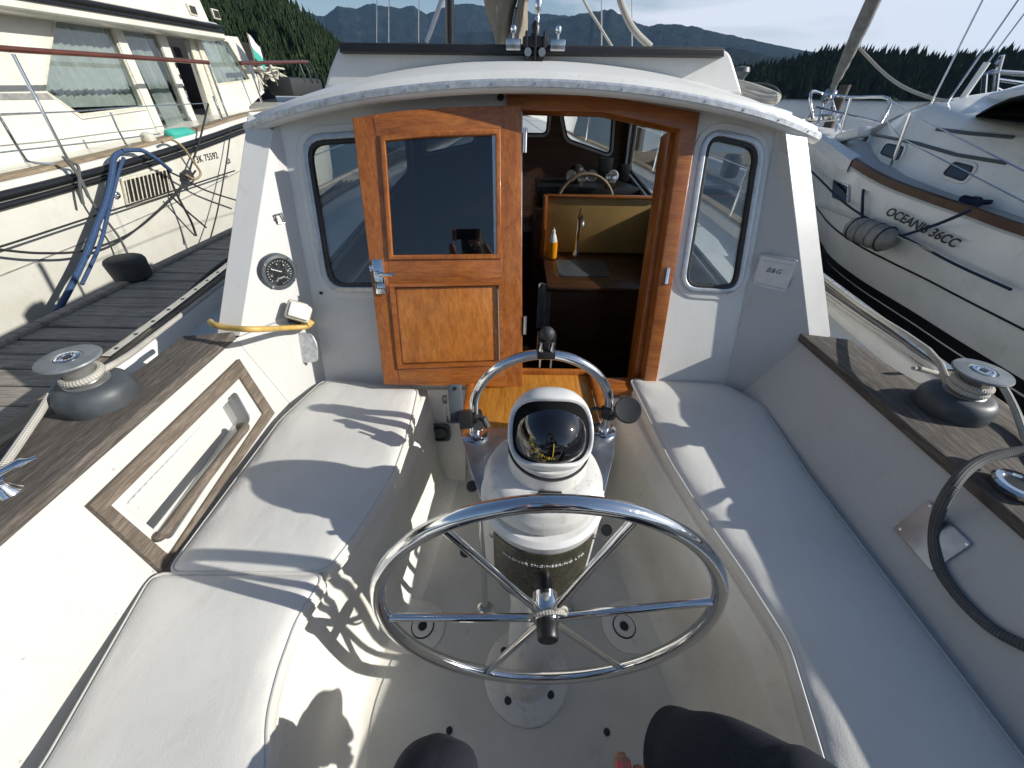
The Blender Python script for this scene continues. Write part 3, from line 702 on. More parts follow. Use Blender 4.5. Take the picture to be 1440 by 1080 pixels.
# ---------------- bulkhead below seat, step, plate, guard
stp = obj('companion_step', box((.082, 1.16, -.965), (.475, .34, .035), None, .006), 'step_wood', boat)
b = box((-.165, 1.15, -.938), (.028, .36, .03), None, .006); box((.335, 1.15, -.938), (.028, .36, .03), None, .006, b); box((.085, 1.325, -.940), (.47, .02, .03), None, .005, b)
obj('step_trim', b, 'varnish_v', stp); obj('step_riser', box((.085, 1.17, -1.2), (.44, .30, .43), None, .01), 'gel_in', stp)
SPk = BK
ep = obj('engine_panel', plate(SPk, [[SPk.uv(600, 548, .02), SPk.uv(655, 548, .02), SPk.uv(655, 690, .02), SPk.uv(610, 695, .02)]], .02, .02, .004), 'gel_in', boat)
c = SPk.hit(619, 607, .024)
b = plate(Pl(c, (1, 0, 0), (0, .15, 1)), [fillet([(-.045, -.045), (.045, -.045), (.045, .045), (-.045, .045)], .025)], .012, .012, .003)
sk = obj('power_socket', b, 'grey_plastic', boat); obj('socket_hole', lathe([(.038, 0), (.036, .008), (.03, .008), (.028, -.0), (0, -.0)], Mz(c + V((0, -.012, 0)), (0, -1, .15)), 24), 'black', sk)
# mounting plate
ZP = -.925
PP = Pl((0, 0, ZP), (1, 0, 0), (0, 1, 0))
pp = [PP.uv(*p) for p in ((646, 603), (866, 598), (863, 640), (850, 694), (676, 700), (660, 655))]
mp = obj('mounting_plate', plate(PP, [fillet(pp, .012)], 0, .008, .0015), 'plate_steel', boat)
gb = [PP.uv(668, 612), PP.uv(848, 606)]
for x, y in gb:
    fl = obj('guard_flange', lathe([(.043, 0), (.043, .006), (.036, .009), (.018, .010), (.018, .05), (.0165, .052), (0, .052)], Mz((x, y, ZP)), 28), 'chrome', mp)
    b = bmesh.new()
    for k in range(4): lathe([(.005, 0), (.005, .002), (0, .0025)], Mz((x + .029 * math.cos(k * 1.57 + .8), y + .029 * math.sin(k * 1.57 + .8), ZP + .0095)), 10, b)
    obj('screws', b, 'steel', fl)
gyy = (gb[0][1] + gb[1][1]) / 2; gt = aty(760, 497, gyy + .01)
zs_ = gt.z; xa, xb_ = gb[0][0], gb[1][0]; xm = (xa + xb_) / 2; rad = (xb_ - xa) / 2; zc_ = zs_ - rad
pts = [(xa, gyy, ZP + .04), (xa, gyy, ZP + (zc_ - ZP) * .5)] + [(xm - rad * math.cos(a), gyy + .006, zc_ + rad * math.sin(a)) for a in [k * math.pi / 20 for k in range(21)]] + [(xb_, gyy, ZP + (zc_ - ZP) * .5), (xb_, gyy, ZP + .04)]
guard = obj('pedestal_guard', tube(pts, .0155, 20, False, 2), 'chrome', mp); guard['label'] = 'polished arched grab rail'
b = tube([(xb_, gyy, ZP + .085), (xb_, gyy, ZP + .10)], .0175, 16); obj('rubber_ring', b, 'rubber', guard)
# support tubes under plate to the sole
for px in (682, 800):
    c = atz(px, 868, ZF); q = V((c.x, c.y + .02, ZF))
    obj('support_tube', tube([q, V((q.x, q.y + .06, ZP - .005))], .010, 14), 'chrome', mp)
    obj('tube_foot', lathe([(.030, 0), (.030, .004), (.022, .008), (.014, .02), (0, .02)], Mz(q + V((0, 0, .004))), 20), 'steel', mp)
# ball mount on guard
t0 = V((xm, gyy, zs_))
b = box((0, 0, .012), (.052, .05, .022), Mz(t0), .004); bmt = obj('ball_mount', b, 'black', boat)
b = lathe([(.010, .02), (.010, .045), (.014, .05)], Mz(t0), 14); obj('ball', lathe([(.0, -.021)] + [(.021 * math.sin(a), -.021 * math.cos(a)) for a in [k * math.pi / 14 for k in range(1, 14)]] + [(0, .021)], Mz(t0 + V((0, 0, .072))), 24, b), 'rubber', bmt)
for sx in (-.016, .016):
    b = lathe([(.006, 0), (.006, .008), (.004, .012), (.0035, .022), (.005, .03), (0, .032)], Mz(t0 + V((sx, -.014, .022))), 10); tube([t0 + V((sx, -.012, -.034)), t0 + V((sx, -.014, .024))], .003, 8, bm=b)
    obj('bolt', b, 'chrome', bmt)
b = box((-.02, .012, .045), (.012, .03, .045), Mz(t0), .003); box((.02, .012, .045), (.012, .03, .045), Mz(t0), .003, b); obj('clamp_jaw', b, 'black', bmt)
# phone holder on left post
pL = V((xa, gyy, 0)); zl = aty(668, 585, gyy).z
hold = obj('gadget_holder', lathe([(.026, -.012), (.028, 0), (.026, .014), (.017, .014)], Mz((xa, gyy, zl), (0, .0, 1)), 20), 'black', boat)
b = tube([(xa, gyy, zl), (xa + .035, gyy - .02, zl + .004), (xa + .045, gyy - .03, zl - .02)], .011, 10); lathe([(.016, -.01), (.018, 0), (.016, .01)], Mz((xa + .015, gyy - .03, zl - .012), (.3, -1, .2)), 16, b); obj('clamp_lever', b, 'rubber', hold)
hp = aty(641, 568, gyy - .03)
HM = Mz(hp, (.12, -.85, .4), (1, 0, .05))
b = box((0, 0, 0), (.042, .125, .010), HM, .004); obj('holder_back', b, 'grey_plastic', hold)
b = box((.028, -.045, .02), (.04, .05, .045), HM, .003); obj('holder_cup', b, 'black', hold)
b = box((-.028, -.03, .012), (.006, .05, .006), HM, .001); box((-.012, -.053, .012), (.035, .006, .006), HM, .001, b); obj('holder_clip', b, 'grey_plastic', hold)
lathe_b = lathe([(.012, 0), (.014, .01), (.008, .014), (0, .014)], HM @ Matrix.Translation((-.027, .015, -.006)) @ Matrix.Rotation(-1.57, 4, 'Y'), 14); obj('holder_knob', lathe_b, 'rubber', hold)
obj('holder_hole', lathe([(.006, 0), (.006, .0062), (0, .0062)], HM @ Matrix.Translation((0, .05, 0)), 12), 'black', hold)
# round pad on right post
zr = aty(848, 580, gyy).z; rp = aty(883, 577, gyy - .05)
hold2 = obj('round_pad_mount', lathe([(.026, -.012), (.028, 0), (.026, .014), (.017, .014)], Mz((xb_, gyy, zr)), 20), 'black', boat)
obj('mount_arm', tube([(xb_, gyy, zr), (xb_ + .02, gyy - .02, zr + .01), rp + V((0, .012, .0))], .011, 10), 'rubber', hold2)
obj('round_pad', lathe([(0, -.012), (.030, -.012), (.040, -.004), (.0415, 0), (.0415, .006), (.038, .010), (.034, .009), (0, .008)], Mz(rp, (-.12, -.62, .78)), 36), 'rubber', hold2)
obj('strap_loop', tube([(xb_, gyy + .01, zr - .01), (xb_ - .04, gyy + .02, zr - .0), (xb_ - .06, gyy + .01, zr - .02), (xb_ - .05, gyy, zr - .06), (xb_ - .02, gyy, zr - .05)], .006, 8, False, 5), 'rubber', hold2)

# ---------------- steering pedestal
PX = .078; PY = .60
ped = obj('pedestal', lathe([(.075, -.005), (.066, .0), (.060, .03), (.058, .26)], Mz((PX - .012, .49, ZF + .02), (.0, .22, 1)), 36), 'pod_dirty', boat)
fc = atz(740, 948, ZF)
fl = obj('base_flange', lathe([(.126, 0), (.127, .006), (.120, .012), (.075, .020), (.062, .05), (.058, .08)], Mz((fc.x, fc.y, ZF + .003)), 44), 'pod_dirty', ped)
for k in range(4):
    a = k * math.pi / 2 + math.pi / 4 + .12
    obj('flange_screw', lathe([(.011, 0), (.011, .003), (.006, .004), (0, .003)], Mz((fc.x + .088 * math.cos(a), fc.y + .088 * math.sin(a), ZF + .018), (.08 * math.cos(a), .08 * math.sin(a), 1)), 14), 'rubber', fl)
# rebuild column so that it runs from the flange to the drum
ped.data.clear_geometry(); bm = tube([(fc.x, fc.y, ZF + .02), (fc.x + .004, fc.y + .06, ZF + .2), (PX - .006, PY - .05, -1.03)], [.062, .058, .066], 32, False, 6)
bmesh.ops.recalc_face_normals(bm, faces=bm.faces); bmesh.ops.translate(bm, vec=-ORG[boat.name], verts=bm.verts)
for f_ in bm.faces: f_.smooth = True
bm.to_mesh(ped.data); bm.free()
DR = Mz((PX, PY, -1.065), (0, -.03, 1))
drum = obj('steering_drum', lathe([(0, -.04), (.07, -.035), (.12, -.015), (.143, .008), (.148, .03), (.148, .285), (.150, .29), (.14, .30)], DR, 64), 'pod_white', ped)
dk = [(.1245, .045), (.1245, .262)]
rows = []
for k in range(33):
    a = -math.pi / 2 + (k / 32 - .5) * 1.75
    rows.append([DR @ V((.1495 * math.cos(a), .1495 * math.sin(a), h + (.03 * (1 - math.cos((k / 32 - .5) * 2.6)) if h < .1 else 0))) for h in (.020, .05, .268)])
obj('dark_band', solid(grid(rows), .0015), 'dark_label', drum)
def bendf(co):
    a = -math.pi / 2 + co.x / .125; return V((.1248 * math.cos(a), .1248 * math.sin(a), .236 + co.y))
mt_ = text('WAGNER ENGINEERING LTD', .0135, DR, .0006, None, 1.15, lambda co: V(((.1530 + co.z) * math.cos(-math.pi / 2 + co.x / .15), (.1530 + co.z) * math.sin(-math.pi / 2 + co.x / .15), .222 + co.y)))
obj('maker_lettering', mt_, 'white_mark', drum)
for sx in (-1, 1):
    a = -math.pi / 2 + sx * .95; q = DR @ V((.138 * math.cos(a), .138 * math.sin(a), .335))
    obj('vent_slot', box((0, 0, 0), (.012, .008, .04), Mz(q, (0, -.5, 1), (math.cos(a + 1.57), math.sin(a + 1.57), 0)), .002), 'black', drum)
    obj('drum_bolt', lathe([(.006, 0), (.006, .005), (0, .006)], DR @ Mz((.148 * math.cos(a), .148 * math.sin(a), .06), (math.cos(a), math.sin(a), 0)), 8), 'steel', drum)
    obj('drum_bolt', lathe([(.006, 0), (.006, .005), (0, .006)], DR @ Mz((.148 * math.cos(a), .148 * math.sin(a), .235), (math.cos(a), math.sin(a), 0)), 8), 'steel', drum)
skirt = obj('compass_skirt', lathe([(.138, -.03), (.143, -.024), (.143, -.004), (.140, .006), (.135, .012), (.133, .022), (.126, .030), (.110, .036), (.10, .038)], Mz((PX, PY + .005, -.735)), 64), 'pod_dirty', ped)
# compass
CC = V((PX + .008, PY + .02, -.715))
compass = obj('compass', lathe([(.096, 0), (.093, .02), (.090, .06), (.090, .085)], Mz(CC, (0, -.05, 1)), 48), 'pod_dirty', boat); compass['label'] = 'white domed steering compass'
obj('dark_seam', lathe([(.0905, 0), (.0935, .001), (.0935, .007), (.0905, .008)], Mz(CC + V((0, -.004, .073)), (0, -.16, 1)), 48), 'black', compass)
# hood: ellipsoid-like helmet with a rounded opening facing aft and up
HC = CC + V((0, -.002, .108)); view = (V((0, -.62, .78))).normalized(); ux = V((1, 0, 0)); uy = view.cross(ux)
def helmet(th, ph, r=1.0):
    # th polar from view axis
    return None
bmh = bmesh.new(); NTH, NPH = 22, 56; gr = []
def hood_pt(dirv, k=1.0):
    a, b_, c = .094, .092, .102
    zz = dirv.z; c2 = c if zz > 0 else .052
    s_ = (abs(dirv.x / a) ** 2.5 + abs(dirv.y / b_) ** 2.5 + abs(zz / c2) ** 2.5) ** (-1 / 2.5); return HC + dirv * s_ * k
def open_ang(ph):   # superellipse opening
    cx, sy = math.cos(ph), math.sin(ph); ax, ay = R(70), R(49 if sy > 0 else 42)
    return 1 / ((abs(cx) / ax) ** 4.2 + (abs(sy) / ay) ** 4.2) ** (1 / 4.2)
hv = (V((0, -.70, .62))).normalized(); hy = hv.cross(ux)*-1
if hy.z < 0: hy = -hy
def hdir(th, ph): return (hv * math.cos(th) + (ux * math.cos(ph) + hy * math.sin(ph)) * math.sin(th)).normalized()
for i in range(NTH + 1):
    row = []
    for j in range(NPH):
        ph = 2 * math.pi * j / NPH; t0_ = open_ang(ph)
        if i == 0: d_ = hdir(t0_ + .01, ph); p = hood_pt(d_, .90)
        elif i == 1: d_ = hdir(t0_, ph); p = hood_pt(d_, .955)
        elif i == 2: d_ = hdir(t0_ + .012, ph); p = hood_pt(d_, .992)
        else: d_ = hdir(t0_ + .03 + (math.pi - t0_ - .04) * (i - 3) / (NTH - 3), ph); p = hood_pt(d_)
        row.append(p)
    gr.append(row)
obj('compass_hood', grid(gr, bmh, True), 'pod_white', compass, 70)
obj('compass_dome', lathe([(0, -.083)] + [(.083 * math.sin(a), -.083 * math.cos(a)) for a in [k * math.pi / 24 for k in range(2, 24)]] + [(0, .083)], Mz(HC + V((0, -.004, .002)), hv), 48), 'dome', compass)
b = bmesh.new()   # inner dark bezel filling the opening
rows = []
for k_ in (.935, .80):
    rows.append([hood_pt(hdir(open_ang(2 * math.pi * j / NPH) * (1.05 if k_ > .85 else .72), 2 * math.pi * j / NPH), k_) for j in range(NPH)])
obj('compass_bezel', grid(rows, b, True), 'matt_black', compass)
# card marks visible in the dome (port-lower side)
b = bmesh.new(); DC = HC + V((0, -.004, .002))
for k in range(15):
    ph = R(183 + k * 6.4); th = R(33)
    d_ = hdir(th, ph); p = DC + d_ * .0836; tdir = (ux * math.cos(ph) + hy * math.sin(ph))
    box((0, 0, 0), (.0035 if k % 3 else .006, .0016 if k % 3 else .004, .0006), Mz(p, d_, tdir), 0, b)
for k, (s_, ph) in enumerate((('30', 196), ('N', 214), ('33', 232), ('W', 250))):
    d_ = hdir(R(40), R(ph)); text(s_, .009, Mz(DC + d_ * .0838, d_, ux), .0003, b)
obj('card_marks', b, 'yellow_mark', compass)
d0, d1 = hdir(R(10), R(270)), hdir(R(30), R(268)); obj('lubber_line', tube([DC + d0 * .084, DC + hdir(R(20), R(269)) * .0845, DC + d1 * .084], .0007, 6), 'yellow_mark', compass)
obj('name_tag', box((0, 0, 0), (.052, .010, .002), Mz(CC + V((0, -.096, .022)), (0, -1, .0)), .001), 'black', compass)
# knobs beside
for px, py, z in ((664, 684, -.97), (655, 775, -1.15), (852, 745, -1.1)):
    q = atz(px, py, z); obj('control_knob', lathe([(.006, -.03), (.006, 0), (.015, .002), (.018, .012), (.014, .022), (0, .024)], Mz(q, (0, -.6, .8)), 16), 'rubber', ped)
q = atz(852, 745, -1.1); obj('control_lever', tube([q, q + V((-.03, .03, -.05)), q + V((-.04, .05, -.12))], .006, 8), 'chrome', ped)

# ---------------- steering wheel
WC = V((.081, .363, -.887)); al = R(3); wn = V((0, -math.cos(al), math.sin(al))); wu = V((0, math.sin(al), math.cos(al))); wr = V((1, 0, 0))
RW = .356
tilt = R(-2.0)
def wp_(a, r_, n_=0): return WC + (wr * math.cos(a) + wu * math.sin(a)) * r_ + wn * n_
wheel = obj('steering_wheel', tube([wp_(2 * math.pi * k / 96, RW) for k in range(96)], .0155, 20, True), 'chrome', boat); wheel['label'] = 'large polished stainless steering wheel'
angs = [math.atan2(-(py - 857), px - 770) for px, py in ((545, 868), (622, 745), (895, 730), (998, 846), (868, 935), (682, 945))]
for px, py in ((545, 868), (622, 742), (895, 728), (998, 846), (872, 938), (680, 948)):
    r_ = ray(px, py); t_ = WC.dot(wn) / r_.dot(wn); p = r_ * t_ - WC; a = math.atan2(p.dot(wu), p.dot(wr))
    obj('spoke', tube([wp_(a, .025, .012), wp_(a, .06, .010), wp_(a, RW - .01, 0)], .0086, 12), 'chrome', wheel)
HMt = Mz(WC, wn, wr)
obj('hub', lathe([(.012, -.05), (.028, -.035), (.031, -.01), (.031, .012), (.027, .022), (.016, .024)], HMt, 28), 'chrome', wheel)
obj('hub_nut', lathe([(.014, .02), (.0215, .022), (.0225, .03), (.0225, .052), (.020, .056), (0, .057)], HMt, 6 * 3), 'black', wheel)
b = tube([WC - wn * .03, V((WC.x, .455, WC.z - .004))], .017, 18); lathe([(.034, 0), (.034, .018), (.02, .022)], Mz((WC.x, .492, WC.z - .005), (0, -1, 0)), 24, b); obj('wheel_shaft', b, 'black', wheel)

pts = []
for k in range(26):
    a = k * .55; pts.append(WC + wn * (.012 + .012 * math.sin(k * .5)) + (wr * math.cos(a) * 1.25 + wu * math.sin(a)) * (.031 + .003 * math.sin(k * .9)) + wu * .012)
pts += [WC + V((-.04, -.01, .0)), WC + V((-.055, .01, -.05)), WC + V((-.075, .03, -.12)), WC + V((-.085, .05, -.16))]
tag(obj('lashing_cord', tube(pts, .0036, 8, False, 3), 'rope_white'), 'thin white cord lashed round the wheel hub with a tail hanging down', 'cord')
# ---------------- winches
def winch(px, py, z, s):
    c = atz(px, py, z); SC = Matrix.Scale(.70, 4)
    a0 = Mz(c, (0, 0, 1)) @ SC; tiltv = V((-s * .02, -.03, 1)).normalized(); c2 = c + V((s * .0, 0, .0))
    w = obj('winch', lathe([(.118, 0), (.120, .012), (.118, .05), (.104, .075), (.088, .084), (.06, .086)], a0, 48), 'winch_base', boat)
    M2 = Mz(c + V((0, 0, .058)), tiltv) @ Matrix.Diagonal((.66, .66, .62, 1))
    obj('drum', lathe([(.070, 0), (.070, .01), (.055, .018), (.048, .035), (.047, .06), (.050, .085), (.062, .098)], M2, 40), 'winch_drum' , w)
    obj('drum_top', lathe([(.060, .094), (.092, .108), (.095, .114), (.092, .120), (.045, .124), (.043, .121), (.034, .120)], M2, 48), 'winch_grey', w)
    b = lathe([(.036, .1205), (.036, .1255), (.030, .127), (.020, .1255), (.018, .122)], M2, 32)
    obj('drum_cap', b, 'chrome', w)
    obj('handle_socket', lathe([(.013, .1225), (.013, .1262), (0, .1262)], M2, 8), 'black', w)
    b = bmesh.new()
    for k in range(16):
        a = k * math.pi / 8; box((0, 0, 0), (.005, .002, .0006), M2 @ Matrix.Translation((.025 * math.cos(a), .025 * math.sin(a), .1272)) @ Matrix.Rotation(a, 4, 'Z'), 0, b)
    obj('cap_marks', b, 'black', w)
    return c, M2
cL, M2L = winch(144, 562, -.657, -1); cR, M2R = winch(1334, 574, -.712, 1)
def wrap(M2, turns, r0, z0, tail_in, tail_out, mat, label, rr=.0085, a0=0, sgn=1):
    pts = [V(p) for p in tail_in]; n = int(turns * 20)
    for k in range(n + 1):
        a = a0 + sgn * k * 2 * math.pi / 20; pts.append(M2 @ V(((r0) * math.cos(a), r0 * math.sin(a), z0 + .026 * k / 20)))
    pts += [V(p) for p in tail_out]
    o = obj('sheet_rope', tube(pts, rr, 12, False, 3), mat); tag(o, label, 'rope'); return o
# ================================================================== loose things on the boat
pin = [atz(262, 466, -.62), atz(205, 500, -.60)]
wrap(M2L, 1.15, .058, .02, [V((CX - 1.42, 2.4, -.70)), V((CX - 1.40, 1.9, -.71)), atz(230, 462, -.66), atz(180, 500, -.60)],
     [atz(82, 540, -.605), atz(55, 582, -.625), atz(0, 662, -.640), atz(-80, 770, -.640)], 'rope_white', 'cream braided rope wrapped once round the port winch, the winch beside the planked dock', .0085, 1.2, 1)
wrap(M2R, 2.2, .058, .012, [V((CX + 1.50, 2.4, -.70)), V((CX + 1.46, 1.9, -.70)), atz(1210, 430, -.68), atz(1305, 492, -.62)],
     [atz(1400, 530, -.63), atz(1425, 570, -.67), atz(1440, 610, -.70), atz(1480, 720, -.72)], 'rope_white', 'white flecked rope wrapped round the starboard winch, the winch nearer the sailboat across the water', .0085, 2.2, -1)
for k, off in enumerate((0., .02, -.02)):
    o = obj('deck_line', tube([V((CX + 1.52 + off, 2.7, -.73)), V((CX + 1.44 + off, 2.0, -.735)), V((CX + 1.41 + off * 1.4, 1.5, -.74)), V((CX + 1.39 + off * .5, 1.1, -.735)), cR + V((.03 + off, .16, .03))][: (5 if k != 1 else 4)], .0065, 8, False, 6), ('rope_white', 'rope_grey', 'rope_white')[k])
    tag(o, ('cream line lying along the starboard rail, middle of three', 'speckled grey line on the starboard rail, outermost of three', 'cream line on the starboard rail, innermost of three')[k], 'rope', 'lines along the starboard rail')
# grey rope loop at right edge
gp = [atz(1500, 640, -.64), atz(1440, 634, -.66), atz(1375, 650, -.685), atz(1335, 690, -.71)] + [NR.hit(*p, .012) for p in ((1315, 740), (1318, 790), (1345, 835), (1390, 880), (1440, 908), (1500, 930))]
tag(obj('grey_rope', tube(gp, .0115, 14, False, 8), 'rope_grey'), 'thick dark grey braided rope looping down over the coaming at the right edge', 'rope')
# plates on coaming, cover on wing
b = plate(NR, [fillet([NR.uv(*p) for p in ((1258, 744), (1308, 704), (1370, 766), (1312, 805))], .006)], .009, .006, .0015)
ap = obj('access_plate', b, 'plate_steel', boat)
for p in ((1266, 744), (1308, 711), (1360, 765)): obj('screw', lathe([(.004, 0), (.004, .002), (0, .0025)], Mz(NR.hit(*p, .009), NR.n), 10), 'steel', ap)
# B&G cover on the starboard side panel
def wing_plane(side, px, py):
    rows, base, tp = WG[side]; best = None
    for i in range(len(rows) - 1):
        for j in range(len(rows[0]) - 1):
            a, b_, c, d = V(rows[i][j]), V(rows[i][j + 1]), V(rows[i + 1][j + 1]), V(rows[i + 1][j])
            n = (b_ - a).cross(d - a)
            if n.length < 1e-9: continue
            n.normalize(); r_ = ray(px, py)
            if abs(r_.dot(n)) < 1e-6: continue
            q = r_ * (a.dot(n) / r_.dot(n)); m = ((a + b_ + c + d) / 4 - q).length
            if best is None or m < best[0]: best = (m, q, n, (b_ - a).normalized())
    m, q, n, ex = best
    if n.dot(q) > 0: n = -n
    upv = V((0, 0, 1)); ex = upv.cross(n).normalized(); return Pl(q, ex, upv)
W1 = wing_plane('r', 1087, 388)
cvp = [W1.uv(*p, .006) for p in ((1069, 357), (1122, 366), (1104, 421), (1053, 409))]
cov = obj('instrument_cover', plate(W1, [fillet(cvp, .004)], .008, .010, .002), 'alu_frame', boat)
obj('cover_face', plate(W1, [fillet(scale_loop(ccw(cvp), -.005), .003)], .0105, .006, .001), 'pod_white', cov)
p0, p1 = V(W1.hit(1070, 384, .011)), V(W1.hit(1108, 391, .011)); ex_ = (p1 - p0).normalized()
obj('cover_lettering', text('B&G', .024, Mz(W1.hit(1088, 381, .0108), W1.n, ex_), .0004, None, 1.1, None, .25), 'ink', cov)
obj('cover_line', join(tube([W1.hit(1062, 397, .0108), W1.hit(1108, 408, .0108)], .0006, 4), tube([W1.hit(1073, 366, .0108), W1.hit(1115, 373, .0108)], .0004, 4)), 'grey_plastic', cov)
# gauge on the port side panel
W2 = wing_plane('l', 390, 382)
M3 = W2.mat() @ Matrix.Scale(1.16, 4)
gg = obj('wind_gauge', lathe([(.056, -.002), (.056, .008), (.052, .014), (.044, .016), (.041, .012)], M3, 40), 'grey_plastic', boat)
obj('gauge_face', lathe([(.041, .010), (.041, .012), (0, .012)], M3, 40), 'black', gg)
b = bmesh.new()
for k in range(24):
    a = R(-60 + k * 300 / 23 * -1 + 300); box((0, 0, 0), (.006 if k % 4 == 0 else .0035, .0011, .0006), M3 @ Matrix.Translation((.035 * math.cos(a - .5), .035 * math.sin(a - .5), .0125)) @ Matrix.Rotation(a - .5, 4, 'Z'), 0, b)
for k, s_ in enumerate(('0', '2', '4', '6', '8', '10', '12')):
    a = R(235 - k * 48); text(s_, .008, M3 @ Matrix.Translation((.026 * math.cos(a), .026 * math.sin(a), .0125)), .0003, b)
text('KNOTS', .007, M3 @ Matrix.Translation((0, -.017, .0125)), .0003, b)
obj('gauge_scale', b, 'white_mark', gg)
b = box((.011, -.004, .0145), (.032, .0022, .001), M3 @ Matrix.Rotation(R(150), 4, 'Z')); obj('gauge_needle', b, 'white_mark', gg)
for k in range(4): obj('gauge_screw', lathe([(.0035, 0), (.0035, .002), (0, .002)], M3 @ Matrix.Translation((.049 * math.cos(k * 1.57 + .78), .049 * math.sin(k * 1.57 + .78), .0145)), 8), 'steel', gg)
# eye, catch, keyhole, socket on port side
W3 = wing_plane('l', 392, 307); b = tube([W3.w(-.012, -.015, .006), W3.w(-.012, .015, .006), W3.w(.012, .015, .006), W3.w(.012, -.015, .006)], .003, 8, True)
lathe([(.005, 0), (.005, .006), (0, .006)], W3.mat() @ Matrix.Translation((-.013, 0, 0)), 8, b); obj('pad_eye', b, 'steel', boat)
W4 = wing_plane('l', 405, 189); obj('pad_eye', lathe([(.010, -.002), (.010, .006), (.004, .010), (0, .008)], W4.mat(), 12), 'black', boat)
q = BK.hit(704, 137, .0); obj('keyhole', lathe([(.011, -.01), (.011, .004), (.007, .005), (0, .003)], Mz(q, BK.n), 16), 'black', boat)
W5 = wing_plane('l', 425, 440)
Ms = Mz(W5.hit(420, 438, .05), (W5.n + V((0, -.3, .6))), (1, -.3, 0))
Ms = Ms @ Matrix.Scale(1.35, 4); b = box((0, 0, 0), (.062, .052, .022), Ms, .007); shp = obj('shore_power_socket', b, 'old_plastic', boat); obj('socket_lid', box((0, .0, .014), (.05, .04, .008), Ms, .004), 'pod_white', shp)
obj('socket_back', box((0, -.01, -.03), (.03, .05, .04), Ms, .005), 'black', shp)
M6 = Mz(W5.hit(432, 487, .018), W5.n + V((0, -.25, .1)), (1, -.2, .12))
obj('spring_flap', plate(Pl(W5.hit(432, 490, .045), (1, -.12, .0), (-.12, .35, 1)), [fillet([(-.045, -.062), (.040, -.052), (.046, .02), (.028, .062), (-.03, .062), (-.048, .02)], .018)], .004, .006, .002), 'galv', boat)
cpts = [W5.hit(437, 452, .05), W5.hit(432, 459, .06), W5.hit(405, 461, .07), V(atz(360, 463, -.60)), V(atz(320, 461, -.60)), V(atz(300, 456, -.60)), V(atz(296, 452, -.64))]
tag(obj('shore_cable', tube(cpts, .0095, 12, False, 6), 'yellow_cable'), 'yellow tan power cable plugged into the small socket on the port side panel', 'cable')
b = tube([W5.hit(438, 452, .045), W5.hit(430, 458, .06)], .014, 12); obj('cable_plug', b, 'yellow_cable', shp)
q = atz(10, 692, -.66); cl_ = obj('cleat', tube([q + V((-.10, -.03, .02)), q + V((-.03, 0, .028)), q + V((.02, .03, .045)), q + V((.05, .05, .05))], [.005, .011, .011, .005], 10, False, 4), 'chrome', boat)
obj('cleat_base', lathe([(.03, -.01), (.028, 0), (.016, .014), (.012, .03)], Mz(q, (0, 0, 1)), 16), 'chrome', cl_)
q = atz(1431, 684, -.70); b = lathe([(.045, -.005), (.047, .006), (.042, .012), (.031, .012), (.028, .004)], Mz(q, (0, 0, 1)), 28); fe = obj('deck_ring', b, 'chrome', boat); obj('ring_hole', lathe([(.03, 0), (.03, .006), (0, .006)], Mz(q), 20), 'black', fe)
q = BK.hit(452, 412, .0); obj('vent_eye', lathe([(.006, 0), (.006, .006), (0, .006)], Mz(q, BK.n), 10), 'black', boat)
for s in (-1, 1):
    q = V((CX + s * .9, 1.48, -.06)); 
# cushions
def cushion(name, loop, z0, th, label, group, mat='vinyl'):
    base = ccw(loop); lp = fillet(base, .03, 6)
    bm = bmesh.new(); rings = []
    prof = [(0, 0), (.006, .012), (.010, th * .5), (.006, th - .012), (0, th - .002), (-.002, th + .001), (-.006, th + .004)]
    for d, h in prof[:5] + [(-.006, th + .004)]: rings.append([V((x, y, z0 + h)) for x, y in scale_loop(lp, d)])
    n = len(lp); inner = [(p.x, p.y) for p in rings[5]]; rings = rings[:6]
    xs_ = [p[0] for p in inner]; ys_ = [p[1] for p in inner]; ext = []
    _, _, ins = cdt([inner])
    def dist(x, y):
        P_ = V((x, y)); d = 9
        for i in range(len(inner)):
            A_ = V(inner[i - 1]); B_ = V(inner[i]); AB = B_ - A_; t_ = max(0, min(1, (P_ - A_).dot(AB) / max(1e-9, AB.dot(AB)))); d = min(d, (P_ - A_ - AB * t_).length)
        return d
    st = .022; yy = min(ys_)
    while yy < max(ys_):
        xx = min(xs_)
        while xx < max(xs_):
            if ins(xx, yy) and dist(xx, yy) > .009: ext.append((xx, yy))
            xx += st
        yy += st
    ov, fs, _ = cdt([inner], ext)
    grid(rings, bm, True); sd = hash(len(inner)) % 7
    vv = []
    for v in ov:
        d = dist(v.x, v.y); h = th + .004 + .012 * (1 - math.exp(-d / .03)) + min(1, d / .05) * .004 * noise.noise(V((v.x * 6, v.y * 4, sd))) + .0013 * math.exp(-d / .05) * math.sin(v.y * 38 + v.x * 31 + sd) * min(1, d / .01)
        vv.append(bm.verts.new(V((v.x, v.y, z0 + h))))
    for f in fs: bm.faces.new([vv[i] for i in f])
    bmesh.ops.remove_doubles(bm, verts=bm.verts, dist=2e-5)
    o = obj(name, bm, mat, None, 60); tag(o, label, 'cushion', group)
    pip = tube([V((x, y, z0 + th - .003)) for x, y in scale_loop(lp, .0035)], .0042, 8, True)
    tube([V((x, y, z0 + .012)) for x, y in scale_loop(lp, .005)], .004, 8, True, bm=pip)
    obj('piping', pip, 'piping', o); return o
ZC = -.95; z0 = ZS + .003; th = ZC - z0
u = lambda px, py: tuple(atz(px, py, ZC)[:2])
cushion('seat_cushion', [u(587, 547), u(575, 600), u(552, 665), u(505, 742), u(457, 803), u(237, 803), u(395, 590), u(455, 535)], z0, th, 'off-white seat cushion on the port side beside the framed locker, in front of the door', 'cockpit cushions')
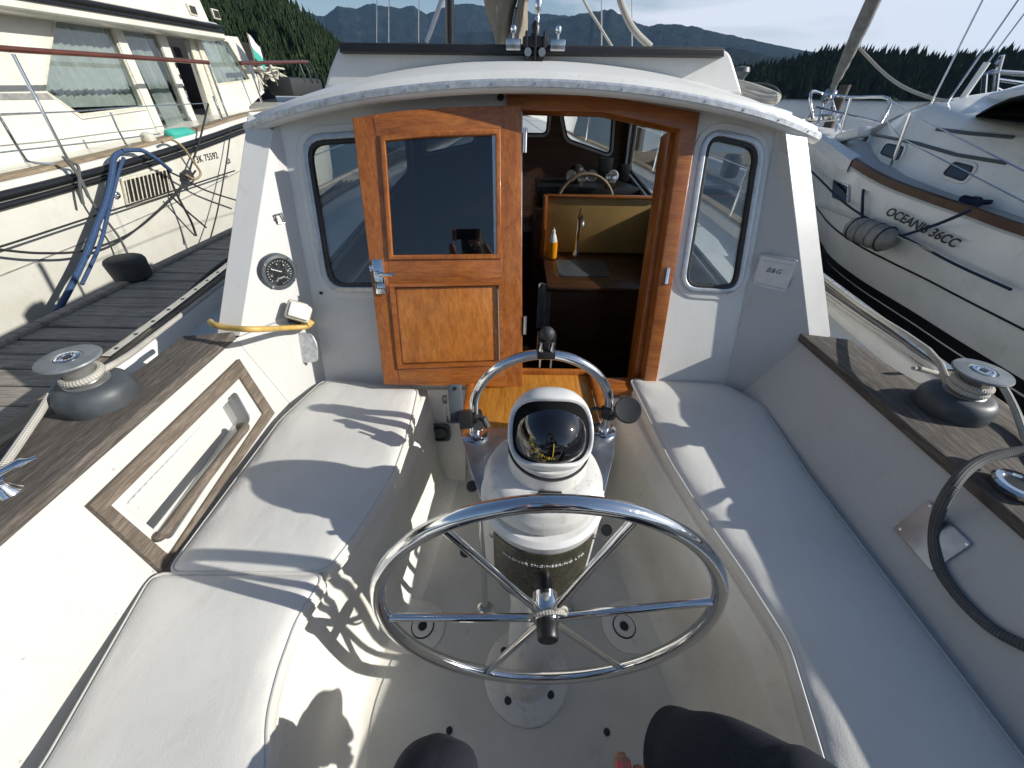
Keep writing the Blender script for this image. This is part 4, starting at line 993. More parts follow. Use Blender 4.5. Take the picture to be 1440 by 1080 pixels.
cushion('seat_cushion', [u(455, 808), u(415, 870), u(388, 945), u(372, 1010), u(372, 1100), (-.46, -.2), (-.82, -.2), u(60, 1080), u(215, 808)], z0, th, 'off-white seat cushion nearest the viewer on the port side, striped by the wheel shadow', 'cockpit cushions')
cushion('seat_cushion', [u(887, 533), u(1018, 541), u(1070, 568), (.935, .8), (.935, .5), (.935, -.2), (.50, -.2), (.56, .08), u(1141, 1000), u(1112, 905), u(1045, 800), u(990, 722), u(945, 650)], z0, th, 'long off-white seat cushion along the starboard side, mostly in shade', 'cockpit cushions')
tag(obj('helm_cushion', box((.06, -.42, -.965), (.8, .40, .07), None, .02), 'vinyl'), 'off-white helm cushion the photographer sits on, at the very back of the cockpit', 'cushion')
# bottle in galley
bo = aty(778, 335, 2.62); bx = bo.x
bt = thing('soap_bottle', (bx, 2.62, zcn), 'clear bottle of orange washing-up liquid standing on the galley counter', 'bottle')
obj('bottle_body', lathe([(.0, .0), (.030, .001), (.033, .01), (.033, .09), (.03, .11)], Mz((bx, 2.62, zcn + .001)), 20), 'orange_liquid', bt)
obj('bottle_neck', lathe([(.028, .11), (.018, .15), (.012, .16), (.012, .18), (.006, .185), (.006, .20), (0, .2)], Mz((bx, 2.62, zcn + .001)), 20), 'soap_cap', bt)
tag(obj('tea_towel', solid(grid([[(gA.x - .06 + .012 * math.sin(i * 1.9) + .003 * j, 2.2 - .012 * math.cos(i * 1.3), -.92 - j * .05) for i in range(10)] for j in range(6)]) if False else grid([[(gA.x - .07 + i * .009, 2.20 - .012 * math.cos(i * 1.3) - .004 * j * .2, -.91 - j * .05) for i in range(10)] for j in range(7)]), .003), 'fender_grey'), 'dark towel hanging at the left end of the galley counter', 'towel')
# roof clutter on starboard side
rp_ = [V((.93, 1.9, .06)), V((1.0, 1.85, .05)), V((1.07, 1.8, .02)), V((1.10, 1.74, -.01)), V((1.12, 1.68, -.04))]
tag(obj('coiled_line', tube([aty(1030, 118, 1.95), aty(1055, 124, 1.9), aty(1085, 135, 1.85), aty(1090, 140, 1.82), aty(1070, 139, 1.85), aty(1045, 130, 1.9)], .017, 10, False, 5), 'rope_white'), 'fat cream line lying on the right side of the cabin roof', 'rope')
tag(obj('dark_hose', tube([aty(1040, 122, 2.0), aty(1070, 122, 1.98), aty(1088, 128, 1.95), aty(1095, 140, 1.9)], .014, 10, False, 5), 'rubber'), 'dark hose curled behind the cream line on the cabin roof', 'hose')
ht = obj('roof_rail', tube([aty(1058, 148, 1.60), aty(1080, 153, 1.60), aty(1110, 163, 1.6)], .012, 10), 'galv', boat)
obj('deck_vent', lathe([(.022, 0), (.022, .02), (.035, .04), (.03, .055), (0, .06)], Mz(aty(1037, 118, 2.1), (0, 0, 1)), 20), 'grey_plastic', boat)

# boom and folded sail, mast pole, rigging
sail = thing('stowed_mainsail', (.0, 3.0, .2), 'olive tan canvas of the stowed mainsail hanging above the cabin roof', 'sail')
rows = []
Ln = [(676, -60), (680, 0), (684, 20), (693, 45), (697, 61)]; Rn = [(735, -60), (728, 0), (722, 20), (718, 45), (712, 62)]
for i in range(15):
    q = i / 14; py = -60 + q * 122
    def ip(L_):
        for a, b_ in zip(L_, L_[1:]):
            if py <= b_[1]: w = (py - a[1]) / (b_[1] - a[1]); return a[0] + (b_[0] - a[0]) * w
        return L_[-1][0]
    l_, r_ = ip(Ln), ip(Rn); row = []
    for k in range(24):
        a = 2 * math.pi * k / 24; fx_ = (l_ + r_) / 2 + (r_ - l_) / 2 * math.cos(a); row.append(aty(fx_, py, 2.35 + .10 * math.sin(a) + .012 * math.sin(7 * a + q * 9)))
    rows.append(row)
obj('sail_cover', grid(rows, None, True), 'canvas_tan', sail, 80)
rows = []
for i in range(12):
    q = i / 11; py = -60 + q * 122; l_ = 722 + 4 * math.sin(q * 5) + 8 * (1 - q); r_ = 752 - 14 * q + 2 * math.sin(q * 9); row = []
    for k in range(20):
        a = 2 * math.pi * k / 20; row.append(aty((l_ + r_) / 2 + (r_ - l_) / 2 * math.cos(a), py, 2.3 + .07 * math.sin(a) + .012 * math.sin(5 * a + q * 7)))
    rows.append(row)
obj('sail_fold', grid(rows, None, True), 'canvas_tan', sail, 80)
obj('boom_end', tube([aty(728, 10, 2.28), aty(731, 38, 2.28)], .012, 10), 'black', sail)
tag(obj('mainsheet', tube([cp + V((-.012, .01, .2)), aty(742, 0, 1.9), aty(736, -70, 2.0)], .0055, 8), 'rope_white'), 'pale rope running up from the traveller car to the boom', 'rope')
tag(obj('mast_pole', tube([aty(633, 62, 2.6), aty(631, -120, 2.6)], .022, 12), 'blackstripe'), 'thin black pole standing up behind the cabin roof', 'pole')
def wire(name, pts, y, r_, mat, label, cat='rigging', grp=None, sm=6):
    o = obj(name, tube([aty(px, py, y) if not isinstance(y, (list, tuple)) else aty(px, py, yy) for (px, py), yy in zip(pts, (y if isinstance(y, (list, tuple)) else [y] * len(pts)))], r_, 8, False, sm), mat); tag(o, label, cat, grp); return o
wire('topping_line', [(865, -40), (872, 0), (890, 40), (915, 66)], 2.0, .012, 'rope_white', 'thick pale rope slanting down to the right end of the cabin roof')
wire('halyard', [(800, -60), (821, 0), (842, 35), (861, 66)], 2.6, .006, 'rope_white', 'thin pale halyard slanting down right of the traveller car')
wire('shroud', [(846, -60), (846, 64)], 3.2, .004, 'steel', 'thin wire shroud dropping straight down right of the traveller car')
wire('shroud', [(888, -50), (889, 66)], 3.3, .0035, 'steel', 'thin wire shroud behind the thick pale rope')
wire('boat_hook', [(628, -20), (600, 60)], 2.4, .010, 'alu_frame', 'thin bright pole slanting left beside the black pole')
wire('shroud', [(547, -40), (547, 60)], 3.4, .0035, 'steel', 'thin wire shroud above the port half of the cabin roof, nearer the black pole')
wire('shroud', [(589, -40), (589, 60)], 3.4, .0035, 'steel', 'thin wire shroud just left of the bright slanting pole')
wire('shroud', [(530, -40), (530, 60)], 3.6, .003, 'steel', 'thin wire shroud leftmost above the cabin roof')
def rayhit(rws, px, py):
    from mathutils.geometry import intersect_ray_tri as irt
    r_ = ray(px, py); best = None
    for a, b_ in zip(rws, rws[1:]):
        for k in range(len(a) - 1):
            for tri in ((a[k], a[k + 1], b_[k + 1]), (a[k], b_[k + 1], b_[k])):
                if (V(tri[1]) - V(tri[0])).cross(V(tri[2]) - V(tri[0])).length < 1e-9: continue
                h = irt(V(tri[0]), V(tri[1]), V(tri[2]), r_, V((0, 0, 0)), True)
                if h is not None and (best is None or h.length < best[0].length):
                    n = (V(tri[1]) - V(tri[0])).cross(V(tri[2]) - V(tri[0])).normalized(); best = (h, -n if n.dot(r_) > 0 else n)
    return best
# ================================================================== DOCK
DZ = -1.2
dk_l = atz(0, 497, DZ); dk_r = atz(325, 345, DZ)
dxl = lambda y: dk_l.x + (dk_r.x - dk_l.x) * (y - dk_l.y) / (dk_r.y - dk_l.y)
dock = thing('dock', (-2.33, 4, -1.85), 'weathered grey plank dock between the two white boats on the left', 'dock')
b = bmesh.new(); y = -.6; k = 0
while y < 22:
    w = .138; xl = -2.98; j = random.uniform(-.012, .012)
    if y > 7: box(((xl - 1.68) / 2, y + .09, DZ - .02), (1.30, w, .04), None, 0, b)
    else: box(((xl - 1.68) / 2 + j, y + .09, DZ - .02 + random.uniform(-.003, .003)), (1.30, w - random.uniform(0, .008), .04), Matrix.Translation((0, y, 0)) @ Matrix.Rotation(random.uniform(-.004, .004), 4, 'Z') @ Matrix.Translation((0, -y, 0)), .006, b, 1)
    y += .149; k += 1
obj('deck_planks', b, 'dock_wood', dock, 30)
obj('edge_beam', box((-2.95, 10.7, DZ + .014), (.07, 22.6, .028), None, .006), 'dock_wood', dock)
b = box((-2.33, 10.7, DZ - .3), (1.2, 22, .5)); obj('dock_float', b, 'black', dock)
q = atz(190, 392, DZ); tag(obj('dock_bucket', lathe([(.10, 0), (.12, .02), (.13, .14), (.12, .16), (.10, .17), (0, .165)], Mz((q.x, q.y, DZ), (0, 0, 1)), 28), 'rubber'), 'squat black rubber fender tub at the far edge of the dock', 'tub')

# ================================================================== LEFT MOTOR YACHT
yx = -3.95
my = thing('motor_yacht', (-6.2, 5.5, -1.85), 'large cream motor yacht with curtained windows moored across the dock on the left', 'motor yacht')
def shy(y): yq = min(y, 6.8); return -.66 + .032 * (y - 3.0) + .011 * max(0, yq - 3.0) ** 2 + .01 * max(0, y - 6.8)   # sheer height
YY = [-3 + i * .5 for i in range(31)]
def yhx(y): return yx + (.0 if y < 8 else -.06 * (y - 8) ** 2)
rows = []
for y in YY:
    s_ = shy(y); x = yhx(y)
    rows.append([(x - .12, y, s_ + .045), (x - .02, y, s_ + .045), (x, y, s_ + .03), (x, y, s_ - .02), (x - .01, y, s_ - .25), (x - .05, y, s_ - .6), (x - .16, y, -1.7), (x - .3, y, -2.1)])
HULLROWS = rows; b = grid(rows)
hull = obj('hull', b, 'yacht_gel', my, 60)
rows = [[(yhx(y) - .12, y, shy(y) + .045), (yhx(y) - 4.2, y, shy(y) + .05)] for y in YY]; obj('side_deck', grid(rows), 'yacht_gel', my)
rows = [[(yhx(y) - 4.3, y, shy(y) + .04), (yhx(y) - 4.3, y, -2)] for y in YY]; obj('far_side', grid(rows), 'yacht_gel', my)
# black rub rail with two mouldings, wooden cap
for dz, rr_ in ((-.03, .032), (-.095, .024)):
    obj('rub_rail', tube([(yhx(y) + .012, y, shy(y) + dz) for y in YY], rr_, 10), 'blackstripe', my)
rows = [[(yhx(y) - .16, y, shy(y) + .05), (yhx(y) - .16, y, shy(y) + .075), (yhx(y) - .03, y, shy(y) + .075), (yhx(y) - .03, y, shy(y) + .05)] for y in YY]
obj('cap_rail', grid(rows), 'teak_tan', my, 30)
# moulding below and hull panel lines
for dz in (-.50,): obj('panel_line', tube([(yhx(y) - .035, y, shy(y) + dz - .02) for y in YY], .005, 6), 'fender_grey', my)
# cabin side wall, leaning slightly in
cxp = -4.55
PC = Pl((cxp, 0, 0), (0, 1, 0), (-.05, 0, 1))
if PC.n.x < 0: PC = Pl((cxp, 0, 0), (0, -1, 0), (-.05, 0, 1))
def pc(*pts): return [PC.uv(*p) for p in pts]
w1 = pc((78, 26), (153, 34), (203, 150), (112, 161), (63, 127)); w2 = pc((166, 37), (217, 43), (277, 192), (236, 196))
dr = pc((231, 46), (262, 50), (305, 190), (285, 193)); w3 = pc((279, 52), (320, 58), (352, 112), (306, 118))
s1 = pc((263, 51), (272, 52), (318, 188), (308, 190))
cabo = pc((-260, -10), (334, 52), (372, 130), (350, 150), (352, 215), (-300, 320))
slots = [w1, w2, dr, w3]
cab = obj('saloon_side', plate2(PC, [cabo] + [fillet(ccw(w_), .04) for w_ in (w1,)] + [w2, dr, w3], 0, .06), 'yacht_gel', my)
for nm, w_ in (('window', w1), ('window', w2), ('window', w3)):
    lp = fillet(ccw(w_), .035)
    f_ = obj(nm, plate(PC, [scale_loop(lp, .018), scale_loop(lp, -.006)], .004, .02, .003), 'old_plastic', my)
    obj('pane', plate(PC, [lp], -.02, .006), 'glass_curtain', f_)
    us = [p[0] for p in lp]; vs = [p[1] for p in lp]; u0, u1, v0, v1 = min(us), max(us), min(vs), max(vs); n = int((u1 - u0) / .018)
    rows = []
    if w_ is w2: u0c, u1c = (u0 + (u1 - u0) * .35, u1 - (u1 - u0) * .15)
    else: u0c, u1c = u0, u1
    for j in range(9):
        q = j / 8; rows.append([PC.w(u0c + (u1c - u0c) * i / n, v0 + .06 * (w_ is w1) + (v1 - v0 - .0) * q - .03 * (j == 8) * abs(math.sin(i * .5)), -.09 - .016 * math.sin(i * 1.25 + .8 * math.sin(q * 2 + i * .1)) - .008 * math.sin(i * .37)) for i in range(n + 1)])
    obj('curtain', solid(grid(rows), .002), 'curtain', f_)
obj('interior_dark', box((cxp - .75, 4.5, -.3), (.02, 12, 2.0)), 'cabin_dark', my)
# wheelhouse door opening: inner sliding door edges
for pts_, o_ in ((((262, 52), (268, 52), (312, 190), (306, 191)), .02), (((272, 53), (278, 53), (324, 186), (318, 187)), .03)):
    obj('door_slide', plate(PC, [pc(*pts_)], o_, .03, .003), 'old_plastic', my)
jb = plate(PC, [pc((217, 43), (229, 45), (284, 193), (276, 193))], .02, .03, .004); f_ = obj('door_stile', jb, 'yacht_gel', my)
for py_ in (92, 108, 124, 140):
    q = PC.hit(226 + (py_ - 45) * .365 + 4, py_, .022); obj('vent_slot', box((0, 0, 0), (.03, .012, .05), Mz(q, (0, 0, 1)), .003), 'black', f_)
jb = plate(PC, [pc((153, 33), (166, 35), (236, 197), (226, 199))], .02, .03, .004); obj('window_post', jb, 'yacht_gel', my)
obj('trim_band', plate(PC, [pc((-40, 131), (65, 131), (76, 140), (-40, 141))], .006, .012, .002), 'fender_grey', my)
obj('groove', tube([PC.hit(*p, .0305 - .03) for p in ((-20, 163), (100, 157), (116, 168), (205, 155))], .005, 6), 'fender_grey', my)
q = PC.hit(255, 190, .05); obj('teal_cushion', box((0, 0, .03), (.20, .5, .07), Mz((cxp + .22, q.y + .1, shy(q.y) + .09), (.3, 0, 1)), .02), 'teal', my) if False else None
# upper deck overhang / flybridge
def ov(py_list): pass
ovx = cxp + .28
rows = []
for y in [-3 + i * .5 for i in range(22)]:
    z = aty(0, 0, 1).z
    a = .50 + .016 * (y - 5)
    rows.append([(cxp - .1, y, a), (ovx - .04, y, a), (ovx, y, a + .03), (ovx, y, a + .075), (ovx - .03, y, a + .095), (ovx - .06, y, a + .10), (ovx - .02, y, a + .13), (ovx - .02, y, a + .17), (ovx - .08, y, a + .2), (ovx - .16, y, a + .21), (ovx - .26, y, a + .95), (ovx - 1.3, y, a + 1.0)])
oh = obj('upper_deck', grid(rows), 'yacht_gel', my, 50)
for dz, r_ in ((.098, .02), (.15, .026)): obj('deck_stripe', tube([(ovx + (.0 if dz < .12 else -.012), y, .50 + .016 * (y - 5) + dz) for y in [-3 + i * .5 for i in range(22)]], r_, 8), 'blackstripe', oh)
# hand rail, red-brown wooden, on stanchions along the cap
hr = [aty(-60, 62, 2.35)]
RX = yx - .08
rl = [atx(px, py, RX) for px, py in ((-150, 52), (0, 68), (150, 78), (293, 88))]
railing = obj('hand_rail', tube(rl, .022, 12, False, 4), 'rail_red', my)
def stn(px0, py0, px1, py1):
    a = atx(px0, py0, RX); b_ = atx(px1, py1, RX); return obj('stanchion', tube([a, b_], .0135, 10), 'chrome', my)
stn(18, 76, 95, 225)
rl2 = [atx(0, 160, RX), atx(100, 157, RX), atx(190, 150, RX), atx(293, 145, RX)]
obj('life_wire', tube(rl2, .005, 6), 'steel', my)
rl3 = [atx(-60, 222, RX), atx(20, 212, RX), atx(140, 199, RX), atx(225, 188, RX)]
obj('life_wire', tube(rl3, .006, 6), 'steel', my)
stn(293, 90, 325, 178); obj('stanchion', tube([atx(300, 135, RX), atx(345, 255, RX)], .018, 10), 'chrome', my)
obj('rail_brace', tube([atx(0, 165, RX), atx(30, 215, RX), atx(45, 228, RX), atx(90, 232, RX)], .010, 8, False, 5), 'chrome', my)
obj('rail_brace', tube([atx(155, 158, RX), atx(170, 190, RX), atx(182, 206, RX), atx(210, 207, RX)], .010, 8, False, 5), 'chrome', my)
# forward part of rail over own roof
rl = [atx(px, py, RX - .3) for px, py in ((338, 89), (380, 88), (433, 87))]
obj('hand_rail', tube(rl, .03, 10), 'rail_red', my)
for px, py0, py1 in ((350, 90, 145), (378, 90, 120), (420, 88, 116), (428, 88, 116), (436, 88, 116)):
    obj('stanchion', tube([atx(px, py0, RX - .3), atx(px + 5 + (py1 - py0) * .25, py1, RX - .3)], .016, 8), 'chrome', my)
# engine vent grille
_h = rayhit(HULLROWS, 206, 262); _n = _h[1]; _ex = V((0, 0, 1)).cross(_n).normalized(); VH = Pl(_h[0] + _n * .004, _ex, _n.cross(_ex)); print('VH', VH.o, VH.n)
vg = [VH.uv(*p, .012) for p in ((173, 254), (235, 238), (241, 270), (180, 287))]
g_ = obj('vent_grille', plate(VH, [scale_loop(ccw(vg), .02), scale_loop(ccw(vg), -.004)], .02, .02, .004), 'old_plastic', my)
obj('vent_recess', plate(VH, [ccw(vg)], .005, .01), 'cabin_dark', g_)
us = sorted(vg); e1, e2 = V(VH.w(*vg[0], .012)), V(VH.w(*vg[1], .012)); f1, f2 = V(VH.w(*vg[3], .012)), V(VH.w(*vg[2], .012))
b = bmesh.new()
for k in range(11):
    q = (k + .5) / 11; tube([e1 + (e2 - e1) * q + V((.004, 0, 0)), f1 + (f2 - f1) * q + V((.004, 0, 0))], .012, 6, bm=b, sx=.6)
obj('louvre', b, 'old_plastic', g_)
# registration number
n0, n1, nm_ = rayhit(HULLROWS, 270, 226), rayhit(HULLROWS, 306, 218), rayhit(HULLROWS, 289, 222); ex_ = (n1[0] - n0[0]).normalized()
obj('registration_number', text('13K 75592', (n1[0] - n0[0]).length / 4.9, Mz(nm_[0] + nm_[1] * .006, nm_[1], ex_), .0015, None, 1.08), 'ink', my)
for px, py in ((163, 274), (320, 226)):
    q = VH.hit(px, py, .0); obj('hull_outlet', lathe([(.03, 0), (.03, .02), (.02, .025), (.015, .01), (0, .01)], Mz(q, (1, 0, 0)), 16), 'steel', my)
# flybridge vents
for px, py in ((270, 14), (303, 20)):
    q = atx(px, py, ovx - .16); vv = obj('upper_vent', box((0, 0, 0), (.03, .16, .11), Mz(q, (0, 0, 1)), .005), 'old_plastic', my)
    b = bmesh.new()
    for k in range(6): box((.018, -.055 + k * .022, 0), (.006, .011, .08), Mz(q), 0, b)
    obj('vent_slots', b, 'black', vv)
# bow gear seen past the pilothouse
fg = thing('flag', tuple(atx(352, 88, RX - .3)), 'small white and teal flag on a staff at the far rail of the motor yacht', 'flag')
A = [atx(347, 46, RX - .3), atx(358, 86, RX - .3)]
obj('staff', tube(A, .010, 8), 'teak_tan', fg)
rows = []
for i in range(7):
    p = A[0] + (A[1] - A[0]) * (i / 6 * .85 + .03); rows.append([p + V((.01 + .0 * k, .05 * k + .01, -.03 * k + .012 * math.sin(k * 1.3 + i))) for k in range(6)])
obj('cloth', solid(grid(rows[:4]), .002), 'flag_white', fg); obj('cloth_band', solid(grid(rows[3:]), .002), 'teal', fg)
def mess(px0, px1, py0, py1, X, n, label, mat='grey_plastic'):
    b = bmesh.new()
    for k in range(n):
        p = atx(random.uniform(px0, px1), random.uniform(py0, py1), X - random.uniform(0, .5)); s_ = random.uniform(.05, .13)
        tube([p, p + V((random.uniform(-.1, .1), random.uniform(-.3, .3), random.uniform(.02, .22))), p + V((random.uniform(-.1, .1), random.uniform(-.5, .5), random.uniform(-.1, .12)))], random.uniform(.01, .025), 6, False, 4, bm=b)
    return tag(obj('deck_gear', b, mat), label, 'deck gear')
mess(368, 400, 100, 122, RX - .5, 16, 'tangle of pale hoses and lines piled on the motor yacht foredeck', 'old_plastic')
b = box((0, 0, 0), (.5, 1.5, .3), Mz(atx(418, 122, -4.6)), .06); tag(obj('covered_locker', b, 'rubber'), 'dark covered locker on the motor yacht foredeck behind the pilothouse roof', 'locker')
# lines tying the yacht
bl = [[(170, 214), (160, 222), (158, 240), (150, 280), (135, 320), (118, 365), (88, 425), (62, 462)], [(172, 212), (190, 211), (203, 213), (222, 225), (240, 240)], [(163, 230), (146, 290), (128, 350), (100, 400), (75, 455)], [(174, 222), (166, 245), (152, 300), (140, 345), (115, 400)]]
for k, (L_, lab) in enumerate(zip(bl, ('thick blue mooring rope hanging from the yacht rail to the dock, the frontmost strand', 'short blue rope arching over the cap rail above the grille', 'darker blue mooring strand hanging left of the thick one', 'blue mooring strand hanging right of the thick one'))):
    xs = [yx + .05 + .10 * min(1, i / 3) + .04 * (k == 0) for i in range(len(L_))]
    b = tube([atx(px, py, x) for (px, py), x in zip(L_, xs)], (.024, .020, .014, .015)[k], 10, False, 6)
    tag(obj('mooring_rope', b, 'rope_blue' if k != 2 else 'rope_navy'), lab, 'rope', 'blue mooring ropes')
def yl(pts, r_, mat, lab, dx=.10, nm='line'):
    return tag(obj(nm, tube([atx(px, py, yx + dx) for px, py in pts], r_, 8, False, 8), mat), lab, 'rope')
yl([(-40, 345), (0, 351), (60, 356), (120, 352), (180, 330), (225, 295), (258, 262), (275, 240)], .010, 'rope_black', 'slack black line sagging in a wide curve across the yacht hull')
yl([(-40, 355), (0, 347), (120, 308), (220, 276), (330, 240)], .008, 'rope_black', 'taut black line running along the yacht hull from left edge to the vent')
yl([(88, 220), (108, 245), (130, 285), (165, 330), (182, 362)], .010, 'rope_grey', 'grey line hanging down the hull from the left stanchion')
yl([(96, 225), (112, 250), (125, 278)], .013, 'rope_grey', 'frayed short grey rope end under the left stanchion')
yl([(90, 222), (100, 228), (110, 235), (112, 262), (117, 287)], .012, 'rope_grey', 'second frayed rope end hanging at the left stanchion')
yl([(235, 240), (260, 252), (290, 268), (340, 284)], .010, 'rope_black', 'black line running right from the blue rope towards the sailboat')
yl([(236, 240), (248, 272), (268, 310), (276, 332)], .012, 'rope_black', 'black line dropping from the blue rope past the grille')
yl([(240, 275), (262, 296), (290, 320)], .010, 'rope_black', 'short black line slanting down right of the grille')
yl([(293, 146), (280, 200), (268, 235), (262, 268)], .010, 'rope_black', 'black line from the yacht stanchion down to the fender knot')
yl([(228, 200), (240, 196), (256, 206), (268, 222), (282, 243), (274, 252), (262, 246)], .013, 'rope_tan', 'tan rope looped over the yacht cap rail beside the number')
yl([(325, 178), (318, 230), (305, 300), (290, 355)], .008, 'rope_black', 'thin black line hanging beside the pilothouse')
q = atx(264, 246, yx + .06); tag(obj('rope_knot', lathe([(0, -.05), (.05, -.03), (.06, 0), (.05, .03), (0, .05)], Mz(q, (1, .5, .2)), 16), 'rubber'), 'dark knotted bundle on the yacht side under the tan rope', 'knot')
tag(obj('float', lathe([(0, 0), (.05, .01), (.07, .05), (.06, .10), (.03, .12), (0, .12)], Mz(atx(213, 204, yx - .1)), 20), 'old_plastic'), 'small cream float lying on the yacht cap rail', 'float')
q = atx(253, 194, yx - .1); tag(obj('teal_bag', box((0, 0, .05), (.12, .40, .09), Mz(q, (.6, 0, 1), (1, 0, 0)), .03), 'teal'), 'teal plastic bag lying in the side deck of the motor yacht under the open door', 'bag')
# black hoses on own port rail
for k, off in enumerate((0, .05, .10)):
    tag(obj('black_hose', tube([V((CX - 1.66 - off, 4.2, -.72)), V((CX - 1.66 - off, 3.0, -.80)), V((CX - 1.62 - off, 2.2, -.80)), V((CX - 1.56 - off * .6, 1.7, -.80)), V((CX - 1.50 - off * .4, 1.3, -.86))], .013, 8, False, 6), 'rubber'), ('black hose lying along the port rail, nearest the side deck', 'black hose along the port rail, middle of three', 'black hose along the port rail, nearest the dock')[k], 'hose', 'hoses along the port rail')

# ================================================================== RIGHT SAILBOAT
ob = thing('moored_sailboat', (5.6, 1.0, -1.85), 'white sailing boat with brown toe rail and dark windows moored on the right', 'sailboat')
gun = [(1140, 182, -.36), (1190, 222, -.50), (1240, 253, -.60), (1300, 277, -.66), (1370, 301, -.70), (1440, 326, -.73)]
G = [atz(px, py, z) for px, py, z in gun]
d_ = (G[-1] - G[-2]); G.append(G[-1] + V((.0, -1.2, -.04))); G.append(G[-1] + V((.06, -2.0, -.02)))
G.append(G[-1] + V((.25, -3.2, .02)))
WLp = [atz(px, py, -1.82) for px, py in ((1150, 352), (1185, 400), (1240, 445), (1330, 515), (1440, 592))]
bow = G[0] + V((.10, .35, .03))
def catm(P, n=5):
    Q = []; m = len(P)
    for i in range(m - 1):
        g = lambda k: V(P[max(0, min(m - 1, k))]); a, b_, c, d = g(i - 1), g(i), g(i + 1), g(i + 2)
        for j in range(n):
            w = j / n; Q.append(.5 * ((2 * b_) + (c - a) * w + (2 * a - 5 * b_ + 4 * c - d) * w * w + (3 * b_ - a - 3 * c + d) * w ** 3))
    Q.append(V(P[-1])); return Q
GS = catm([bow] + G[1:] , 6)
axis0 = bow; axis1 = V((5.15, -3.5, 0))
def mid(y): w = (bow.y - y) / (bow.y - axis1.y); return bow.x + (axis1.x - bow.x) * w
def wlx(y, gx):  # waterline x at a given y
    pts = sorted([(p.y, p.x) for p in WLp]); 
    if y <= pts[0][0]: return max(gx + .15, pts[0][1] + (y - pts[0][0]) * .01)
    for a, b_ in zip(pts, pts[1:]):
        if y <= b_[0]: return a[1] + (b_[1] - a[1]) * (y - a[0]) / (b_[0] - a[0])
    return min(mid(y), pts[-1][1] + (y - pts[-1][0]) * .35)
rows = []; rowsS = []; 
for p in GS:
    wx = max(wlx(p.y, p.x), p.x + .05); wx = min(wx, mid(p.y) + .0) if wx < mid(p.y) else mid(p.y)
    row = []
    for k in range(12):
        q = k / 11; z = p.z + (-1.95 - p.z) * q; x = p.x + (wx - p.x) * (q ** 1.6) - .05 * math.sin(q * math.pi) * (1 if p.y < 5.5 else .3)
        yb = p.y - .5 * q * max(0, (p.y - 4.6)) / 2
        row.append(V((x, yb, z)))
    rows.append(row); rowsS.append([V((2 * mid(p.y) - v.x, v.y, v.z)) for v in row])
oh_ = obj('hull', grid(rows), 'sail_gel', ob, 80); obj('hull_far_side', grid(rowsS), 'sail_gel', ob, 80)
def hull_at(row_i, q, off=0): return None
# boot stripes: narrow band grid offset from the hull at given q range
def band(q0, q1, mat, nm, i0=0, i1=None, off=.006):
    rr_ = []
    for row in rows[i0:i1]:
        def at(q): f_ = q * 11; k = min(10, int(f_)); return row[k] + (row[k + 1] - row[k]) * (f_ - k)
        rr_.append([at(q0 + (q1 - q0) * j / 3) + V((-off, 0, 0)) for j in range(4)])
    return obj(nm, solid(grid(rr_), .004), mat, ob, 60)
band(.665, .735, 'blackstripe', 'boot_stripe'); band(.75, 1.0, 'blackstripe', 'boot_stripe'); band(.42, .432, 'blackstripe', 'cove_line')
band(.02, .035, 'sail_deck', 'cove_line')
# toe rail
obj('toe_rail', grid([[p + V((-.02, 0, -.02)), p + V((-.02, 0, .035)), p + V((.02, 0, .04)), p + V((.02, 0, .0))] for p in GS[7:]]), 'toerail', ob, 30)
obj('bow_cap', grid([[p + V((-.03, 0, -.09)), p + V((-.03, 0, .02)), p + V((.0, 0, .05)), p + V((.06, 0, .05))] for p in GS[:8]]), 'galv', ob, 30)
# deck
rowsD = []
for p in GS:
    m_ = mid(p.y); rowsD.append([V((p.x + (2 * (m_ - p.x)) * k / 8, p.y, p.z + .01 + .03 * math.sin(k / 8 * math.pi) * min(1, (m_ - p.x)))) for k in range(9)])
obj('deck', grid(rowsD), 'sail_deck', ob, 60)
# coachroof: side wall passing the windows
def coach(y):
    w = (4.75 - y) / 4.; 
    return w
rc = []
for y in [5.5, 5.2, 4.95, 4.7, 4.4, 4.0, 3.4, 2.8, 2.2, 1.6, .8, 0, -1, -2]:
    gx = min(GS, key=lambda p: abs(p.y - y)); m_ = mid(y); k = min(1, max(0, (5.5 - y) / 1.1)) ** .6
    gxx = gx.x; x0 = gxx + .26 + (m_ - gx.x - .26) * (1 - k) * .7; hgt = .05 + .46 * k ** .8 + .03 * max(0, 3 - y); zb = gx.z + .0
    row = [(x0 - .02, y, zb), (x0 + .04, y, zb + hgt * .4), (x0 + .10, y, zb + hgt * .78), (x0 + .18, y, zb + hgt * .93), (x0 + .35, y, zb + hgt), (m_, y, zb + hgt + .08)]
    row += [(2 * m_ - a, b_, c) for a, b_, c in row[::-1][1:]]
    rc.append(row)
obj('coachroof', grid(rc), 'sail_gel', ob, 70)
def side_x(y, h):
    # x of coach side at height fraction
    for a, b_ in zip(rc, rc[1:]):
        if a[0][1] >= y >= b_[0][1]:
            w = (a[0][1] - y) / (a[0][1] - b_[0][1]); return a[1][0] + (b_[1][0] - a[1][0]) * w
    return rc[-1][1][0]
def surf(px, py):
    """hit the coachroof side polygons along the ray"""
    r_ = ray(px, py); best = None
    from mathutils.geometry import intersect_ray_tri as irt
    for a, b_ in zip(rc, rc[1:]):
        for k in range(4):
            for tri in ((a[k], a[k + 1], b_[k + 1]), (a[k], b_[k + 1], b_[k])):
                h = irt(V(tri[0]), V(tri[1]), V(tri[2]), r_, V((0, 0, 0)), True)
                if h is not None and (best is None or h.length < best[0].length):
                    n = (V(tri[1]) - V(tri[0])).cross(V(tri[2]) - V(tri[0])).normalized(); best = (h, -n if n.dot(r_) > 0 else n)
    return best
